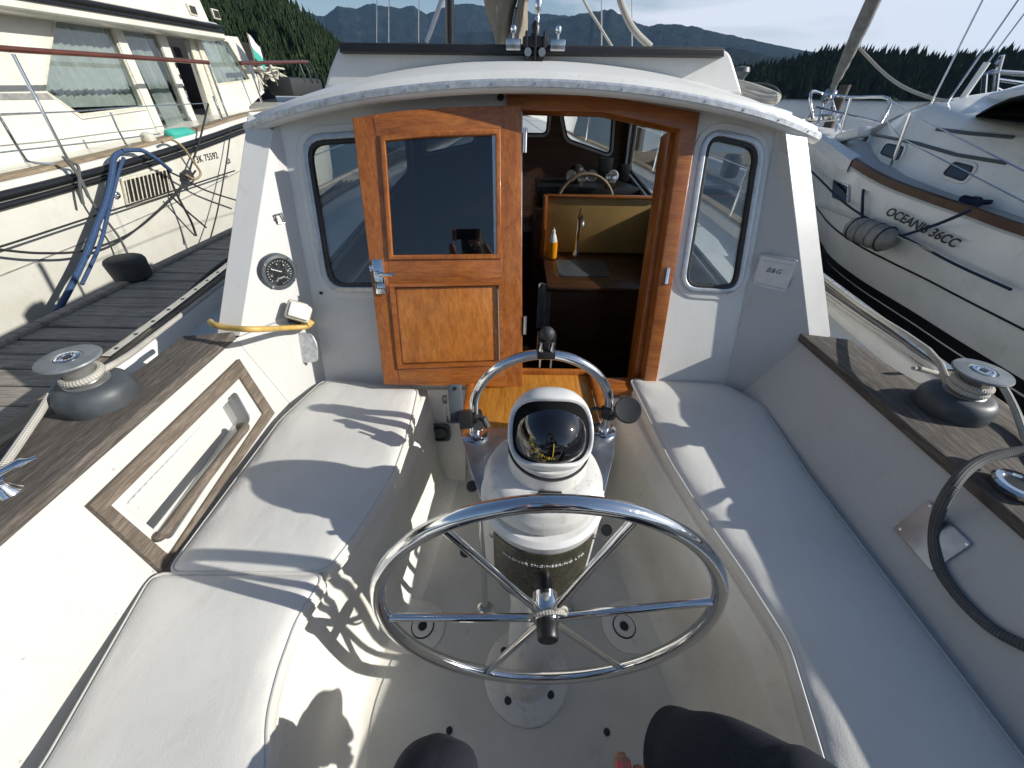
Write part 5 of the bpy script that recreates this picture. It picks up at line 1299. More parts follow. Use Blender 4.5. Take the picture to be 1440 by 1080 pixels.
def hullhit(px, py):
    from mathutils.geometry import intersect_ray_tri as irt
    r_ = ray(px, py); best = None
    for a, b_ in zip(rows, rows[1:]):
        for k in range(11):
            for tri in ((a[k], a[k + 1], b_[k + 1]), (a[k], b_[k + 1], b_[k])):
                if (V(tri[1]) - V(tri[0])).cross(V(tri[2]) - V(tri[0])).length < 1e-9: continue
                h = irt(V(tri[0]), V(tri[1]), V(tri[2]), r_, V((0, 0, 0)), True)
                if h is not None and (best is None or h.length < best[0].length):
                    n = (V(tri[1]) - V(tri[0])).cross(V(tri[2]) - V(tri[0])).normalized(); best = (h, -n if n.dot(r_) > 0 else n)
    return best
def pxplate(fn, cpx, loop, nm, mat, parent, proud, thick, hole=None, rad=.02, bev=.003, grow=0):
    h = fn(*cpx)
    if h is None: print('MISS', nm, cpx); return None, None
    p, n = h; upv = V((0, 0, 1)); ex = upv.cross(n).normalized(); pl = Pl(p, ex, n.cross(ex) if n.cross(ex).z > 0 else -n.cross(ex))
    if pl.n.dot(n) < 0: pl = Pl(p, -ex, pl.ey)
    lp = fillet(ccw([pl.uv(*q) for q in loop]), rad)
    loops = [scale_loop(lp, grow) if grow else lp]
    if hole: loops.append(scale_loop(lp, -hole))
    return obj(nm, plate(pl, loops, proud, thick, bev), mat, parent), pl
for cpx, L_ in (((1216, 200), ((1210, 207), (1217, 196), (1223, 193), (1216, 206))), ((1255, 214), ((1240, 216), (1248, 203), (1272, 208), (1264, 226))), ((1348, 241), ((1328, 245), (1343, 229), (1370, 236), (1356, 255)))):
    f_, pl = pxplate(surf, cpx, L_, 'cabin_window', 'pod_white', ob, .014, .025, None, .03, .004, .03)
    if f_: 
        lp = fillet(ccw([pl.uv(*q) for q in L_]), .025); obj('window_rim', plate(pl, [scale_loop(lp, .008), scale_loop(lp, -.006)], .020, .012, .002), 'black', f_); obj('pane', plate(pl, [lp], .017, .006), 'glass_dark', f_); obj('window_backing', plate(pl, [scale_loop(lp, -.002)], .0145, .002), 'cabin_dark', f_)
L_ = ((1174, 253), (1194, 262), (1191, 284), (1172, 276))
f_, pl = pxplate(hullhit, (1183, 268), L_, 'hull_window', 'steel', ob, .012, .02, None, .02, .003, .012)
if f_: lp = fillet(ccw([pl.uv(*q) for q in L_]), .02); obj('pane', plate(pl, [lp], .016, .006), 'dome', f_)
# name on the hull
h = hullhit(1300, 318); h2 = hullhit(1330, 334); h0 = hullhit(1272, 306)
if h and h2 and h0:
    exn = (h2[0] - h0[0]).normalized(); obj('boat_name', text('OCEANIS 36CC', .095, Mz(h[0] + h[1] * .05, h[1], exn), .002, None, 1.0, None, .2, .0022), 'ink', ob)
    h3 = surf(1434, 218)
    if h3: obj('maker_script', text('Beneteau', .09, Mz(h3[0] + h3[1] * .01 + V((0, -.25, 0)), h3[1], exn), .002, None, 1, None, .4), 'ink', ob)
# stripes on the coachroof
for L_ in (((1232, 190), (1290, 202), (1345, 218), (1440, 234)), ((1318, 182), (1380, 190), (1440, 196))):
    pts = []
    for a, b_ in zip(L_, L_[1:]):
        for k in range(4):
            q = (a[0] + (b_[0] - a[0]) * k / 4, a[1] + (b_[1] - a[1]) * k / 4); hh = surf(*q)
            if hh: pts.append(hh[0] + hh[1] * .006)
    if len(pts) > 2: obj('roof_rail', tube(pts, .013, 8), 'grey_plastic', ob)
def zdeck(p): return min(GS, key=lambda g: abs(g.y - p.y)).z
def opole(px0, py0, px1, py1, zb, r_, mat, nm='stanchion', parent=ob, dx=0):
    a = atz(px0, py0, zb); yv = a.y; b_ = aty(px1, py1, yv + dx); return obj(nm, tube([a, b_], r_, 10), mat, parent)
# side stanchions, chainplates, shrouds
st1 = opole(1250, 241, 1281, 158, -.56, .014, 'chrome'); opole(1178, 203, 1196, 138, -.44, .014, 'chrome')
ch = opole(1265, 236, 1278, 195, -.55, .02, 'steel', 'chainplate'); obj('chainplate_base', lathe([(.07, 0), (.06, .02), (.03, .04), (0, .04)], Mz(atz(1262, 238, -.57)), 16), 'grey_plastic', ch)
for k, (a, b_, lab) in enumerate((((1264, 236), (1382, 0), 'steel shroud of the moored sailboat, foremost of three'), ((1268, 237), (1432, 0), 'steel shroud of the moored sailboat, middle of three'), ((1290, 220), (1470, -20), 'steel shroud of the moored sailboat, aftmost of three'))):
    p = atz(*a, -.55); q = aty(*b_, p.y + .15); q2 = p + (q - p) * 1.6
    obj('shroud', tube([p, q2], .0075, 8), 'steel', ob)
# furled genoa on the forestay
p = aty(1167, 133, 6.2); q = aty(1247, -40, 5.6)
fs = obj('furled_genoa', tube([p + (q - p) * (k / 10) for k in range(11)], [.025, .035, .05, .06, .065, .07, .075, .075, .075, .075, .075], 14, False, 3), 'fender_grey', ob)
obj('furling_line', tube([p + (q - p) * (k / 60) + V((.06 * math.cos(k * .8) * (.5 + k / 90), .06 * math.sin(k * .8) * (.5 + k / 90), 0)) for k in range(60)], .008, 6), 'rope_black', fs)
obj('furler_drum', lathe([(.02, -.12), (.06, -.06), (.065, -.04), (.03, -.03), (.03, .03), (.065, .035), (.05, .05), (.02, .06)], Mz(p, q - p), 20), 'steel', fs)
obj('forestay', tube([aty(1153, 150, 6.3), aty(1210, 52, 6.1), aty(1260, -40, 5.9)], .006, 6), 'steel', ob)
# pulpit
PU = [aty(1143, 168, 6.1), aty(1140, 131, 6.2), aty(1158, 132, 6.5), aty(1196, 137, 6.0), aty(1250, 139, 5.6), aty(1238, 174, 5.4)]
obj('pulpit', tube(PU, .017, 10, False, 4), 'chrome', ob)
obj('pulpit_rail', tube([aty(1148, 150, 6.1), aty(1180, 158, 5.9), aty(1238, 172, 5.4)], .012, 8), 'chrome', ob)
obj('pulpit_leg', tube([aty(1196, 137, 6.0), aty(1175, 185, 5.9)], .015, 8), 'chrome', ob)
obj('pulpit_leg', tube([aty(1160, 133, 6.3), aty(1150, 175, 6.1)], .014, 8), 'chrome', ob); obj('pulpit_leg', tube([aty(1168, 134, 6.3), aty(1182, 182, 6.2)], .014, 8), 'chrome', ob)
obj('anchor_roller', box((0, 0, 0), (.10, .5, .10), Mz(aty(1157, 165, 6.2), (0, .1, 1)), .02), 'steel', ob)
obj('anchor_locker', box((0, 0, 0), (.16, .35, .10), Mz(aty(1198, 190, 5.2), (-.1, .3, 1)), .03), 'sail_gel', ob)
obj('lifeline', tube([aty(1250, 139, 5.6), atz(1281, 160, -.56).lerp(aty(1281, 160, atz(1250, 241, -.56).y), 1), aty(1560, 300, 1.6)], .005, 6), 'steel', ob)
obj('lifeline', tube([aty(1238, 160, 5.4), aty(1268, 195, atz(1250, 241, -.56).y), aty(1560, 345, 1.6)], .005, 6), 'steel', ob)
# canopy and stern arch
rows_ = []
for i in range(9):
    py0 = i / 8; row = []
    for k in range(9):
        px = 1372 + k * 24; topy = 162 - 30 * min(1, k / 2.6) ** .8; boty = 166 + k * 3.6; row.append(aty(px, topy + (boty - topy) * py0, 3.6 - .5 * k * .25 + .8 * math.sin(py0 * 3.1)))
    rows_.append(row)
obj('cockpit_canopy', solid(grid(rows_), .01), 'canvas_dark', ob, 60)
obj('windshield_frame', box((0, 0, 0), (.3, .4, .10), Mz(aty(1436, 130, 4.2), (-.3, .2, 1)), .05), 'sail_gel', ob)
for a, b_ in (((1330, 158), (1346, 148)), ((1345, 148), (1368, 150))):
    obj('hatch_hoop', tube([aty(*a, 4.6), aty((a[0] + b_[0]) / 2, a[1] - 6, 4.6), aty(*b_, 4.6)], .03, 8, False, 5), 'sail_gel', ob)
mast2 = obj('spinnaker_pole', tube([aty(1344, 152, 4.7), aty(1388, 88, 4.7)], .026, 12), 'sail_gel', ob)
# fender and lines of the moored sailboat
h = hullhit(1240, 325)
fp = h[0] + h[1] * .12 if h else atx(1240, 325, 3.3)
fd = thing('hull_fender', tuple(fp + V((0, 0, -.12))), 'grey cloth-covered fender hanging on its side against the moored sailboat hull', 'fender')
ax = (hullhit(1268, 335)[0] - hullhit(1212, 315)[0]).normalized()
obj('fender_body', lathe([(0, -.25), (.05, -.24), (.09, -.20), (.105, -.12), (.108, 0), (.105, .12), (.09, .20), (.05, .24), (0, .25)], Mz(fp, ax), 24), 'fender_grey', fd)
b = bmesh.new()
for k in (-.15, -.05, .06, .16): lathe([(.104, k - .004), (.1115, k), (.104, k + .004)], Mz(fp, ax), 24, b)
obj('fender_seam', b, 'rubber', fd)
def sl(L_, r_, mat, lab, off=.03, nm='line'):
    pts = []
    for p_ in L_:
        hh = hullhit(*p_[:2]); pts.append(hh[0] + hh[1] * off if hh else atz(p_[0], p_[1], -.6))
    return tag(obj(nm, tube(pts, r_, 8, False, 4), mat), lab, 'rope')
sl([(1219, 236), (1218, 270), (1217, 308)], .012, 'rope_navy', 'navy lanyard holding the grey fender')
sl([(1145, 232), (1165, 250), (1200, 282), (1245, 312), (1300, 340), (1360, 372), (1440, 408)], .010, 'rope_navy', 'long dark line running down the side of the moored sailboat past the fender', .09)
sl([(1364, 296), (1330, 316), (1275, 332)], .012, 'rope_navy', 'dark line from the deck cleat slanting down to the fender', .10)
sl([(1145, 278), (1200, 298), (1260, 322), (1330, 352)], .006, 'rope_white', 'thin pale line crossing the hull of the moored sailboat', .12)
p = atz(1368, 287, -.66)
b = tube([p + V((.05 * math.cos(k * 1.9), .09 * math.sin(k * 1.3), .02 + .02 * math.sin(k * 2.1))) for k in range(14)], .012, 8, False, 5); tag(obj('cleated_line', b, 'rope_navy'), 'dark blue line bundled round the deck cleat of the moored sailboat', 'rope')
pts = [aty(1209, 68, 6.0), aty(1240, 100, 5.7), aty(1270, 122, 5.3), aty(1310, 138, 5.0), aty(1340, 143, 4.7)]
tag(obj('drooping_rope', tube(pts, .016, 8, False, 6), 'rope_white'), 'slack pale rope drooping from the furled headsail back to the deck of the moored sailboat', 'rope')
# boat behind with stern arch rails
bh = thing('motorboat', (9.5, 8.0, -1.85), 'white motorboat with a tubular rail arch behind the dark canopy on the far right', 'motorboat')
def seg(L_, y, r_=.03, nm='arch_tube', mat='chrome', par=bh): return obj(nm, tube([aty(px, py, y) for px, py in L_], r_, 8), mat, par)
seg([(1381, 158), (1385, 104), (1395, 101), (1445, 104), (1500, 106)], 7); seg([(1397, 150), (1402, 103)], 7); seg([(1402, 112), (1440, 117)], 7, .02); seg([(1398, 135), (1440, 118)], 7, .02); seg([(1400, 124), (1430, 138)], 7, .02); seg([(1396, 146), (1412, 128), (1440, 122)], 7, .02); seg([(1402, 103), (1409, 78)], 7, .03); seg([(1400, 90), (1410, 80)], 7, .02)
b = bmesh.new()
rows_ = [[(7.6, 9.5, -1.0), (7.9, 10.5, -.7), (9.0, 11, -.6), (11, 11, -.6), (13, 10.4, -.6)], [(7.6, 9.4, -1.9), (7.9, 10.4, -1.9), (9.0, 10.9, -1.9), (11, 10.9, -1.9), (13, 10.3, -1.9)]]
obj('boat_hull', box((10.6, 9.0, -1.3), (5.5, 2.4, 1.1), None, .3), 'sail_gel', bh); obj('boat_cabin', box((11.2, 9.0, -.5), (3.0, 1.8, .8), None, .2), 'sail_gel', bh)
# far moored motorboat seen through the pilothouse windows, and floating pier
pr = thing('floating_pier', (8, 15, -1.85), 'low brown floating pier lying ahead of the boats', 'pier')
obj('pier_deck', box((9.5, 13.5, -1.55), (17, 2.6, .12), None, .02), 'teak_tan', pr); obj('pier_float', box((9.5, 13.5, -1.75), (16.5, 2.2, .3)), 'black', pr)
for x in (4, 10, 16): obj('pier_post', tube([(x, 14.9, -3), (x, 14.9, .3)], .14, 14), 'teak_grey', pr)
wb = thing('dinghy', (4.6, 11.0, -1.85), 'grey and white dinghy afloat ahead of the pilothouse', 'dinghy')
for s in (-1, 1): obj('side_tube', tube([(4.6 + s * .6, 9.6, -1.55), (4.6 + s * .62, 11.0, -1.55), (4.6 + s * .4, 12.0, -1.48), (4.6, 12.5, -1.40)], .22, 14, False, 5), 'sail_deck', wb)
obj('dinghy_floor', box((4.6, 10.7, -1.65), (1.1, 2.2, .06)), 'grey_plastic', wb); obj('outboard', box((4.6, 9.4, -1.2), (.3, .35, .45), None, .08), 'black', wb)
ab = thing('motorboat', (-.6, 12.5, -1.85), 'white motorboat moored ahead, seen through the windows', 'motorboat')
rows_ = []
for i in range(9):
    q = i / 8; y = 9.5 + q * 8; w = 1.5 * (1 - (1 - min(1, q * 2.2)) ** 2); rows_.append([(.2 - w, y, -.6 + .25 * (1 - q)), (.2 - w * .75, y, -2), (.2 + w * .75, y, -2), (.2 + w, y, -.6 + .25 * (1 - q)), (.2 - w, y, -.6 + .25 * (1 - q))])
obj('hull', grid(rows_), 'sail_gel', ab, 50); obj('deckhouse', box((.2, 14.5, -.25), (2.0, 3.5, .8), None, .15), 'sail_gel', ab)
# small distant lights: pilings and masts
for k, (px, y, h0, h1) in enumerate(((535, 60, 62, 0), (889, 70, 60, 8))):
    pass

# ================================================================== LAND AND SEA
w_ = bmesh.new(); bmesh.ops.create_grid(w_, x_segments=40, y_segments=40, size=9000); bmesh.ops.translate(w_, vec=V((0, 0, -1.85)), verts=w_.verts)
tag(obj('water', w_, 'water', None, 0), kind='structure')
def azel(px, py):
    r_ = ray(px, py); return math.atan2(r_.x, r_.y), r_.z / math.hypot(r_.x, r_.y)
def interp(P_, a):
    if a <= P_[0][0]: return P_[0][1]
    for p, q in zip(P_, P_[1:]):
        if a <= q[0]: return p[1] + (q[1] - p[1]) * (a - p[0]) / (q[0] - p[0])
    return P_[-1][1]
def ridge(nm, sky, D, depth, mat, z0=-2., ncol=240, nrow=22, rough=.12, a0=None, a1=None, seed=0):
    A_ = sorted(azel(*p) for p in sky); a0 = A_[0][0] if a0 is None else a0; a1 = A_[-1][0] if a1 is None else a1
    rws = []
    for j in range(nrow + 1):
        q = j / nrow; row = []
        for i in range(ncol + 1):
            a = a0 + (a1 - a0) * i / ncol; e = interp(A_, a) * (1 + (.028 * noise.fractal(V((a * 42, seed, 0)), .9, 2.1, 4) if D > 2000 else 0)); Dd = D + depth * q
            top = max(.5, e * (D + depth)) + 1.85 * 0
            prof = q ** .8
            sc = 14 if D > 2000 else 40
            n1 = noise.fractal(V((a * sc, q * 2.5, seed)), .8, 2.1, 5); g = noise.noise(V((a * sc * 2.2 + n1 * .8 + q * 1.3, q * 2.6, seed + 5)))
            z = z0 + (top - z0) * prof * (1 + rough * (n1 + g) * (1 - q) * q * 3.2)
            Dr = Dd * (1 + (n1 * .04 + g * .03) * (1 - q))
            row.append(V((math.sin(a) * Dr, math.cos(a) * Dr, z)))
        rws.append(row)
    # back slope
    back = [V((p.x * 1.12, p.y * 1.12, p.z * .55)) for p in rws[-1]]; back2 = [V((p.x * 1.25, p.y * 1.25, z0)) for p in rws[-1]]
    o = obj(nm, grid(rws + [back, back2]), mat, None, 60); tag(o, kind='structure'); return rws
sky1 = [(-900, 60), (-500, 20), (-100, -10), (380, 0), (455, 24), (475, 8), (500, 12), (525, 5), (560, 12), (582, 8), (600, 20), (630, 8), (655, 4), (690, 10), (765, 20), (800, 22), (850, 14), (880, 22), (940, 60), (1100, 120)]
sky2 = [(560, 60), (640, 50), (765, 30), (830, 20), (860, 13), (880, 26), (905, 36), (940, 33), (980, 38), (1020, 48), (1060, 56), (1100, 65), (1160, 76), (1240, 95), (1400, 110), (1700, 120)]
sky3 = [(760, 100), (900, 98), (1000, 70), (1030, 66), (1080, 78), (1140, 85), (1220, 96), (1330, 110), (1440, 118)]
ridge('mountains', sky1, 6200, 1400, 'mountain', seed=1, ncol=700, nrow=40, rough=.13)
def backhill(nm, D, h, a0_, a1_, seed):
    rws = []
    for j in range(7):
        q = j / 6; row = []
        for i in range(60):
            a = a0_ + (a1_ - a0_) * i / 59; z = -2 + (h * (.7 + .5 * noise.noise(V((a * 3, 0, seed))))) * q; Dr = D * (1 + .25 * q); row.append(V((math.sin(a) * Dr, math.cos(a) * Dr, z)))
        rws.append(row)
    tag(obj(nm, grid(rws), 'hill_ground', None, 60), kind='structure'); return rws
rb_ = backhill('hills', 420, 60, R(125), R(240), 4)
ridge('mountains', sky2, 4400, 1200, 'mountain', seed=3, rough=.11, ncol=600, nrow=36); ridge('hills', sky3, 2300, 700, 'mountain', seed=6, rough=.08)
skyR = [(1000, 100), (1035, 96), (1060, 93), (1100, 86), (1150, 74), (1180, 68), (1250, 74), (1275, 72), (1330, 82), (1400, 76), (1440, 72), (1600, 66), (2200, 80)]
rr_ = ridge('wooded_headland', [(x, y + 6) for x, y in skyR], 520, 90, 'hill_ground', ncol=120, nrow=10, rough=.05, seed=9, a0=azel(1000, 100)[0] - .12, a1=azel(1440, 80)[0] + .45)
skyL = [(-700, -260), (-100, -170), (250, -30), (330, -12), (398, -5), (430, 22), (452, 42), (480, 66), (500, 85), (560, 112), (620, 126)]
rl_ = ridge('wooded_slope', [(x, y + 8) for x, y in skyL], 240, 170, 'hill_ground', ncol=120, nrow=14, rough=.05, seed=12, a0=azel(250, 60)[0] - .5, a1=azel(620, 120)[0])
def conifers(nm, rws, n, hmin, hmax, label, top_bias=.5, arange=None):
    bm = bmesh.new(); nr, nc = len(rws), len(rws[0]); verts = []; faces = []
    for t_ in range(n):
        j = random.random() ** top_bias * (nr - 1.001); i = random.random() * (nc - 1.001); j0, i0 = int(j), int(i); fj, fi_ = j - j0, i - i0
        p = (rws[j0][i0] * (1 - fi_) + rws[j0][i0 + 1] * fi_) * (1 - fj) + (rws[j0 + 1][i0] * (1 - fi_) + rws[j0 + 1][i0 + 1] * fi_) * fj
        h = random.uniform(hmin, hmax) * (1.15 if random.random() < .12 else 1); wd = h * random.uniform(.17, .27); lean = V((random.uniform(-.03, .03), random.uniform(-.03, .03), 1))
        tiers = 5
        for k in range(tiers):
            zb = h * (.10 + .76 * k / tiers); zt = min(h, zb + h * (.40 if k < tiers - 1 else .30)); r_ = wd * (1 - k / tiers) ** .85 * random.uniform(.8, 1.15); m = 6; ph = random.random() * 6
            b0 = len(verts); verts.append(p + lean * zt)
            for s_ in range(m * 2):
                a = ph + s_ * math.pi / m; rr2 = r_ * (random.uniform(.85, 1.25) if s_ % 2 else random.uniform(.35, .6)); verts.append(p + lean * (zb - (h * .05 if s_ % 2 else -h * .02)) + V((math.cos(a) * rr2, math.sin(a) * rr2, 0)))
            for s_ in range(m * 2): faces.append((b0, b0 + 1 + s_, b0 + 1 + (s_ + 1) % (m * 2)))
    me = bpy.data.meshes.new(nm); me.from_pydata([tuple(v) for v in verts], [], faces); me.materials.append(MATS['forest']); o = bpy.data.objects.new(nm, me); COL.objects.link(o)
    tag(o, label, 'forest', None, 'stuff'); ORG[o.name] = V((0, 0, 0)); return o
conifers('forest', rr_, 6500, 5, 10, 'dark evergreen forest covering the headland across the water on the right', .8)
conifers('forest', rl_, 4200, 5, 11, 'dark evergreen forest on the steep slope behind the motor yacht on the left', .8)

# ================================================================== PERSON (the photographer sitting at the helm)
person = thing('person', (.08, -.35, -1.42), 'seated person in dark jeans, bare feet with pink toenails, holding a phone', 'person')
def skin(nm, chains, mat, parent, root=0, sub=2):
    """chains: list of lists of (xyz, radius); a node may be re-used by giving the same xyz"""
    vs, rs, es, idx = [], [], [], {}
    for ch_ in chains:
        prev = None
        for p, r_ in ch_:
            k = tuple(round(c, 4) for c in p)
            if k not in idx: idx[k] = len(vs); vs.append(V(p) - ORG[parent.name]); rs.append(r_)
            if prev is not None and prev != idx[k]: es.append((prev, idx[k]))
            prev = idx[k]
    me = bpy.data.meshes.new(nm); me.from_pydata([tuple(v) for v in vs], es, []); me.materials.append(MATS[mat])
    o = bpy.data.objects.new(nm, me); COL.objects.link(o); o.parent = parent; ORG[o.name] = ORG[parent.name]
    m = o.modifiers.new('Skin', 'SKIN'); m.use_smooth_shade = True
    for i, r_ in enumerate(rs):
        sv = me.skin_vertices[0].data[i]; rx, ry = (r_ if isinstance(r_, tuple) else (r_, r_)); sv.radius = (rx, ry); sv.use_root = (i == root)
    s_ = o.modifiers.new('Sub', 'SUBSURF'); s_.levels = s_.render_levels = sub
    if mat in ('denim', 'shirt'):
        tx = bpy.data.textures.new('folds', 'CLOUDS'); tx.noise_scale = .055; tx.noise_depth = 2; dm = o.modifiers.new('Folds', 'DISPLACE'); dm.texture = tx; dm.strength = .011; dm.mid_level = .5
    return o
pel = (.10, -.42, -.84)
kR = (.47, -.10, -.74)
h0_, h1_, h2_ = ray(962, 1072) * .68, ray(1022, 1092) * .60, ray(1125, 1150) * .53
toe_p = ray(874, 1070) * .76; kL = (-.105, .075, -.85)
aR = tuple(h0_ + V((.02, -.02, 0))); aL = (-.15, -.06, -1.33)
body = skin('body', [
    [(pel, (.15, .11)), ((.10, -.44, -.66), (.135, .095)), ((.10, -.47, -.45), (.14, .10)), ((.10, -.47, -.27), (.15, .09)), ((.10, -.46, -.17), (.07, .06)), ((.10, -.44, -.09), (.055, .055)), ((.10, -.42, -.0), (.075, .085)), ((.10, -.42, .10), (.075, .09)), ((.10, -.43, .16), (.05, .06))],
    [((.10, -.47, -.27), .15), ((.27, -.46, -.26), .055), ((.33, -.36, -.46), .045), ((.22, -.16, -.18), .036), ((.15, -.075, -.06), .024), ((.125, -.06, -.02), (.030, .018))],
    [((.10, -.47, -.27), .15), ((-.07, -.46, -.26), .055), ((-.15, -.36, -.46), .045), ((-.08, -.16, -.18), .036), ((-.10, -.075, -.06), .024), ((-.115, -.06, -.02), (.030, .018))],
    [(pel, .15), ((.20, -.36, -.84), .095), ((.34, -.22, -.79), .085), (kR, .060), (tuple(h2_), .048), (aR, .034), (tuple(h0_ + V((.0, .01, -.06))), .033), (tuple(h0_.lerp(toe_p, .6) + V((.02, -.01, -.03))), (.034, .022)), (tuple(toe_p + V((.035, -.03, .008))), (.040, .016))],
    [(pel, .15), ((.02, -.36, -.86), .095), ((-.06, -.15, -.86), .085), (kL, .058), ((-.125, .03, -1.10), .050), (aL, .034), ((-.15, -.08, -1.385), .033), ((-.155, .02, -1.395), (.034, .022)), ((-.16, .08, -1.402), (.040, .016))],
], 'skin', person)
trs = skin('jeans', [
    [((.10, -.44, -.70), (.155, .115)), (pel, (.175, .13)), ((.20, -.34, -.84), .118), ((.34, -.22, -.78), .105), (kR, .092)],
    [(pel, .16), ((.0, -.34, -.86), .112), ((-.07, -.15, -.86), .098), ((-.108, .02, -.835), .082), ((-.11, .115, -.85), .076), ((-.12, .11, -.96), .068), ((-.14, .01, -1.15), .060), ((-.15, -.04, -1.28), .062)],
], 'denim', person, 1, 4)
tb_ = tube([V(kR) - V((.05, -.02, 0)) * 0, V(kR).lerp(h2_, .5), h2_, h1_, h0_, h0_ + (h0_ - h1_) * .06, h0_ + (h0_ - h1_) * .02], [.088, .088, .082, .076, .075, .077, .077, .068], 40, False, 8, True)
for v_ in tb_.verts: v_.co += V((noise.noise(v_.co * 9), noise.noise(v_.co * 9 + V((5, 0, 0))), noise.noise(v_.co * 9 + V((0, 7, 0))))) * .011
tl_ = obj('trouser_leg', tb_, 'denim', person, 80)
shirt = skin('jacket', [
    [((.10, -.44, -.78), (.16, .12)), ((.10, -.45, -.60), (.15, .115)), ((.10, -.48, -.42), (.16, .12)), ((.10, -.475, -.26), (.16, .10)), ((.10, -.46, -.19), .07)],
    [((.10, -.475, -.26), .16), ((.28, -.46, -.26), .072), ((.345, -.36, -.47), .058), ((.235, -.17, -.20), .046)],
    [((.10, -.475, -.26), .16), ((-.08, -.46, -.26), .072), ((-.165, -.36, -.47), .058), ((-.09, -.17, -.20), .046)],
], 'shirt', person)
hair = obj('hair', lathe([(0, .115), (.05, .108), (.088, .07), (.10, .01), (.098, -.06), (.09, -.13), (.07, -.16)], Mz((.10, -.455, .09), (0, -.25, 1)), 24), 'hair', person)
for sx in (-.03, .03): obj('eye', lathe([(0, -.01), (.009, -.004), (.01, 0), (0, .01)], Mz((.10 + sx, -.335, .045), (0, 1, 0)), 12), 'pod_white', person)
obj('nose', lathe([(0, .02), (.008, .012), (.013, -.012), (0, -.018)], Mz((.10, -.33, .018), (0, -.35, 1)), 12), 'skin', person)
obj('mouth', tube([(.08, -.335, -.02), (.10, -.328, -.022), (.12, -.335, -.02)], .004, 8), 'nail', person)
for sx in (-.078, .078): obj('ear', lathe([(0, -.03), (.012, -.02), (.016, 0), (.012, .02), (0, .03)], Mz((.10 + sx, -.42, .03)), 12), 'skin', person)
# toes (each foot five) with painted nails; right foot placed by the photo
def toes(base, side, spread):
    tl_ = [(0, 0, .017, .052), (.027, -.004, .0115, .040), (.047, -.012, .0105, .035), (.065, -.022, .010, .030), (.081, -.034, .0095, .025)]
    for k, (dx, dy, r_, L_) in enumerate(tl_):
        a = V(base) + V((side * dx, dy - .035, .004)); m_ = a + V((side * dx * .05, L_ * .7, .004)); e = a + V((side * dx * .08, L_ + .02, -.006))
        t_ = obj('toe', tube([a, a.lerp(m_, .6), m_, e.lerp(m_, .35), e, e + V((0, .004, -.001))], [r_ * .9, r_, r_ * 1.05, r_, r_ * .7, r_ * .25], 14, False, 3), 'skin', person)
        n_ = m_.lerp(e, .48) + V((0, 0, r_ * .78)); b = lathe([(0, .004), (r_ * .45, .0033), (r_ * .75, .001), (r_ * .8, -.003)], Mz(n_, (0, .45, 1)), 14)
        for v_ in b.verts: v_.co.y = n_.y + (v_.co.y - n_.y) * 1.35
        obj('toenail', b, 'nail', t_)
toes((toe_p.x, toe_p.y - .03, toe_p.z), 1, 0); toes((-.135, .10, ZF + .022), -1, 0)
ph = thing('phone', (.0, -.02, -.06), 'dark phone held up by the seated person', 'phone')
fwm = Mz(-fw * .014, fw, rt)
obj('phone_body', box((0, -.02, -.006), (.15, .075, .008), fwm, .003), 'black', ph)
def fingers(cx_, s):
    for k in range(4):
        p = V((cx_, 0, 0)); a = fwm @ V((s * .085, .015 - k * .018, -.045)); m1 = fwm @ V((s * .094, .018 - k * .019, -.022)); m2 = fwm @ V((s * .088, .020 - k * .019, -.002 - .0)); e = fwm @ V((s * (.074 - .002 * k), .020 - k * .019, -.004))
        obj('finger', tube([a, m1, m2, e], [.0085, .0085, .008, .0065], 10, False, 4), 'skin', person)
    a = fwm @ V((s * .08, -.035, -.05)); obj('thumb', tube([a, fwm @ V((s * .075, -.03, -.028)), fwm @ V((s * .058, -.022, -.018))], [.011, .010, .008], 10, False, 4), 'skin', person)
fingers(0, -1); fingers(0, 1)

# ================================================================== haze, sky, sun, camera
hz = box((0, 0, 650), (18600, 18600, 1306)); hz = obj('haze', hz, 'gel', None, 0)
mt = bpy.data.materials.new('haze_air'); mt.use_nodes = True; nt = mt.node_tree; nt.nodes.remove(nt.nodes['Principled BSDF'])
pv = nt.nodes.new('ShaderNodeVolumePrincipled'); pv.inputs['Color'].default_value = (.36, .60, 1, 1); pv.inputs['Density'].default_value = HAZE = 3.0e-5; pv.inputs['Anisotropy'].default_value = .2
nt.links.new(pv.outputs[0], nt.nodes['Material Output'].inputs['Volume']); hz.data.materials.clear(); hz.data.materials.append(mt); tag(hz, kind='stuff', label='thin blue distance haze over the water and mountains', cat='haze')
if HAZE == 0: bpy.data.objects.remove(hz)

SE, SA = R(26), R(8.5); S = V((math.cos(SE) * math.cos(SA), -math.cos(SE) * math.sin(SA), math.sin(SE)))
wd = bpy.data.worlds.new('World'); scn.world = wd; wd.use_nodes = True; nt = wd.node_tree; bg = nt.nodes['Background']
sk = nt.nodes.new('ShaderNodeTexSky'); sk.sky_type = 'NISHITA'; sk.sun_disc = False; sk.sun_elevation = math.asin(S.z); sk.sun_rotation = math.atan2(S.x, S.y); sk.air_density = 1.; sk.dust_density = .8; sk.ozone_density = 1.5
tc = nt.nodes.new('ShaderNodeTexCoord'); mp = nt.nodes.new('ShaderNodeMapping'); mp.inputs['Scale'].default_value = (1.4, 1.4, 9); mp.inputs['Rotation'].default_value = (0, 0, .5)
nt.links.new(tc.outputs['Generated'], mp.inputs['Vector'])
nz = nt.nodes.new('ShaderNodeTexNoise'); nz.inputs['Scale'].default_value = 1.6; nz.inputs['Detail'].default_value = 8; nz.inputs['Roughness'].default_value = .55; nz.inputs['Distortion'].default_value = .5; nt.links.new(mp.outputs[0], nz.inputs['Vector'])
sp_ = nt.nodes.new('ShaderNodeSeparateXYZ'); nt.links.new(tc.outputs['Generated'], sp_.inputs[0])
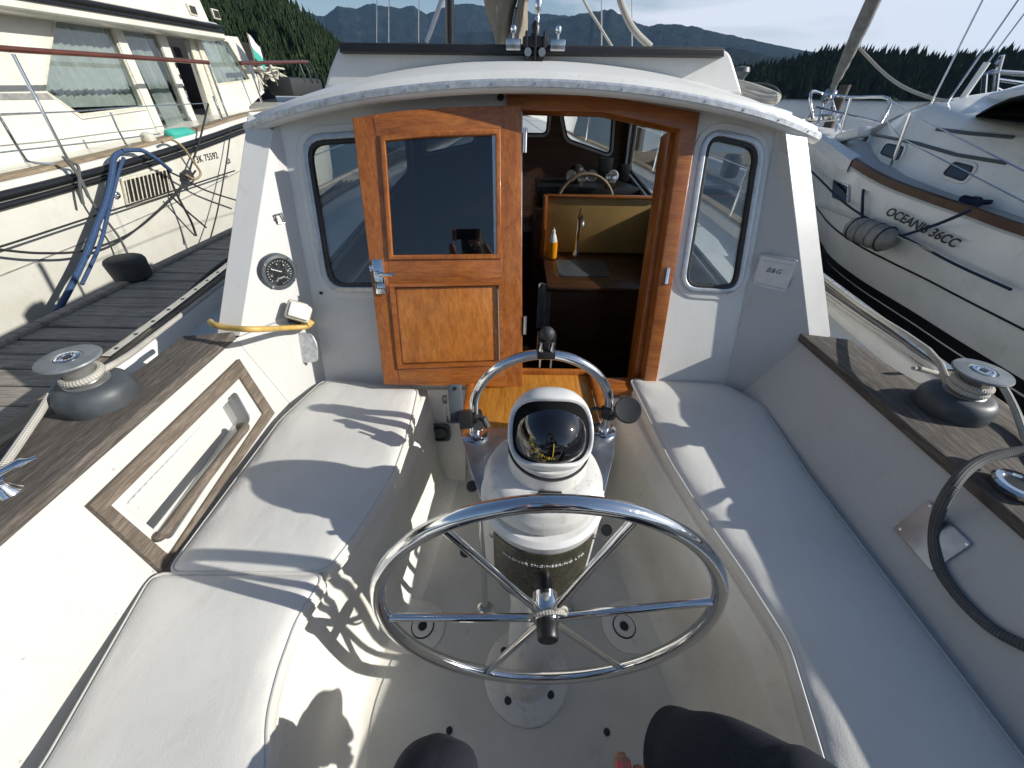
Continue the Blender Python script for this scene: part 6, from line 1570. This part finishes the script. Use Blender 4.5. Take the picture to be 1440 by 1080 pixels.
ad = nt.nodes.new('ShaderNodeMath'); ad.operation = 'MULTIPLY_ADD'; nt.links.new(sp_.outputs[0], ad.inputs[0]); ad.inputs[1].default_value = .42; nt.links.new(nz.outputs['Fac'], ad.inputs[2])
zf = nt.nodes.new('ShaderNodeMapRange'); nt.links.new(sp_.outputs[2], zf.inputs[0]); zf.inputs[1].default_value = .12; zf.inputs[2].default_value = .38; zf.inputs[3].default_value = 0; zf.inputs[4].default_value = -.5
ad2 = nt.nodes.new('ShaderNodeMath'); ad2.operation = 'ADD'; nt.links.new(ad.outputs[0], ad2.inputs[0]); nt.links.new(zf.outputs[0], ad2.inputs[1])
rp2 = nt.nodes.new('ShaderNodeValToRGB'); rp2.color_ramp.elements[0].position = .44; rp2.color_ramp.elements[1].position = .72; nt.links.new(ad2.outputs[0], rp2.inputs[0])
mx = nt.nodes.new('ShaderNodeMix'); mx.data_type = 'RGBA'; nt.links.new(rp2.outputs[0], mx.inputs[0]); nt.links.new(sk.outputs[0], mx.inputs[6]); mx.inputs[7].default_value = (7.8, 8.2, 8.9, 1)
nt.links.new(mx.outputs[2], bg.inputs[0]); bg.inputs[1].default_value = .09
sl_ = bpy.data.lights.new('sun', 'SUN'); sl_.energy = 4.7; sl_.angle = R(.53); sl_.color = (1, .965, .90); so = bpy.data.objects.new('sun', sl_); COL.objects.link(so)
so.rotation_euler = S.to_track_quat('Z', 'Y').to_euler(); so.location = S * 30
cam = bpy.data.cameras.new('camera'); co = bpy.data.objects.new('camera', cam); COL.objects.link(co); cam.sensor_width = 36; cam.lens = F / 1440 * 36; cam.clip_start = .008; cam.clip_end = 30000
m = Matrix.Identity(4)
for i, a in enumerate((rt, up, -fw)):
    for j in range(3): m[j][i] = a[j]
co.matrix_world = m; scn.camera = co
scn.view_settings.view_transform = 'Standard'; scn.view_settings.look = 'None'; scn.view_settings.exposure = .30; scn.view_settings.gamma = 1
scn.cycles.max_bounces = 8; scn.cycles.transparent_max_bounces = 16; scn.cycles.volume_bounces = 0
for o in list(scn.objects):
    if o.parent is None:
        if o.name.startswith('camera'): o.matrix_world = Matrix.Translation((0, 0, LIFT)) @ o.matrix_world
        else: o.location.z += LIFT
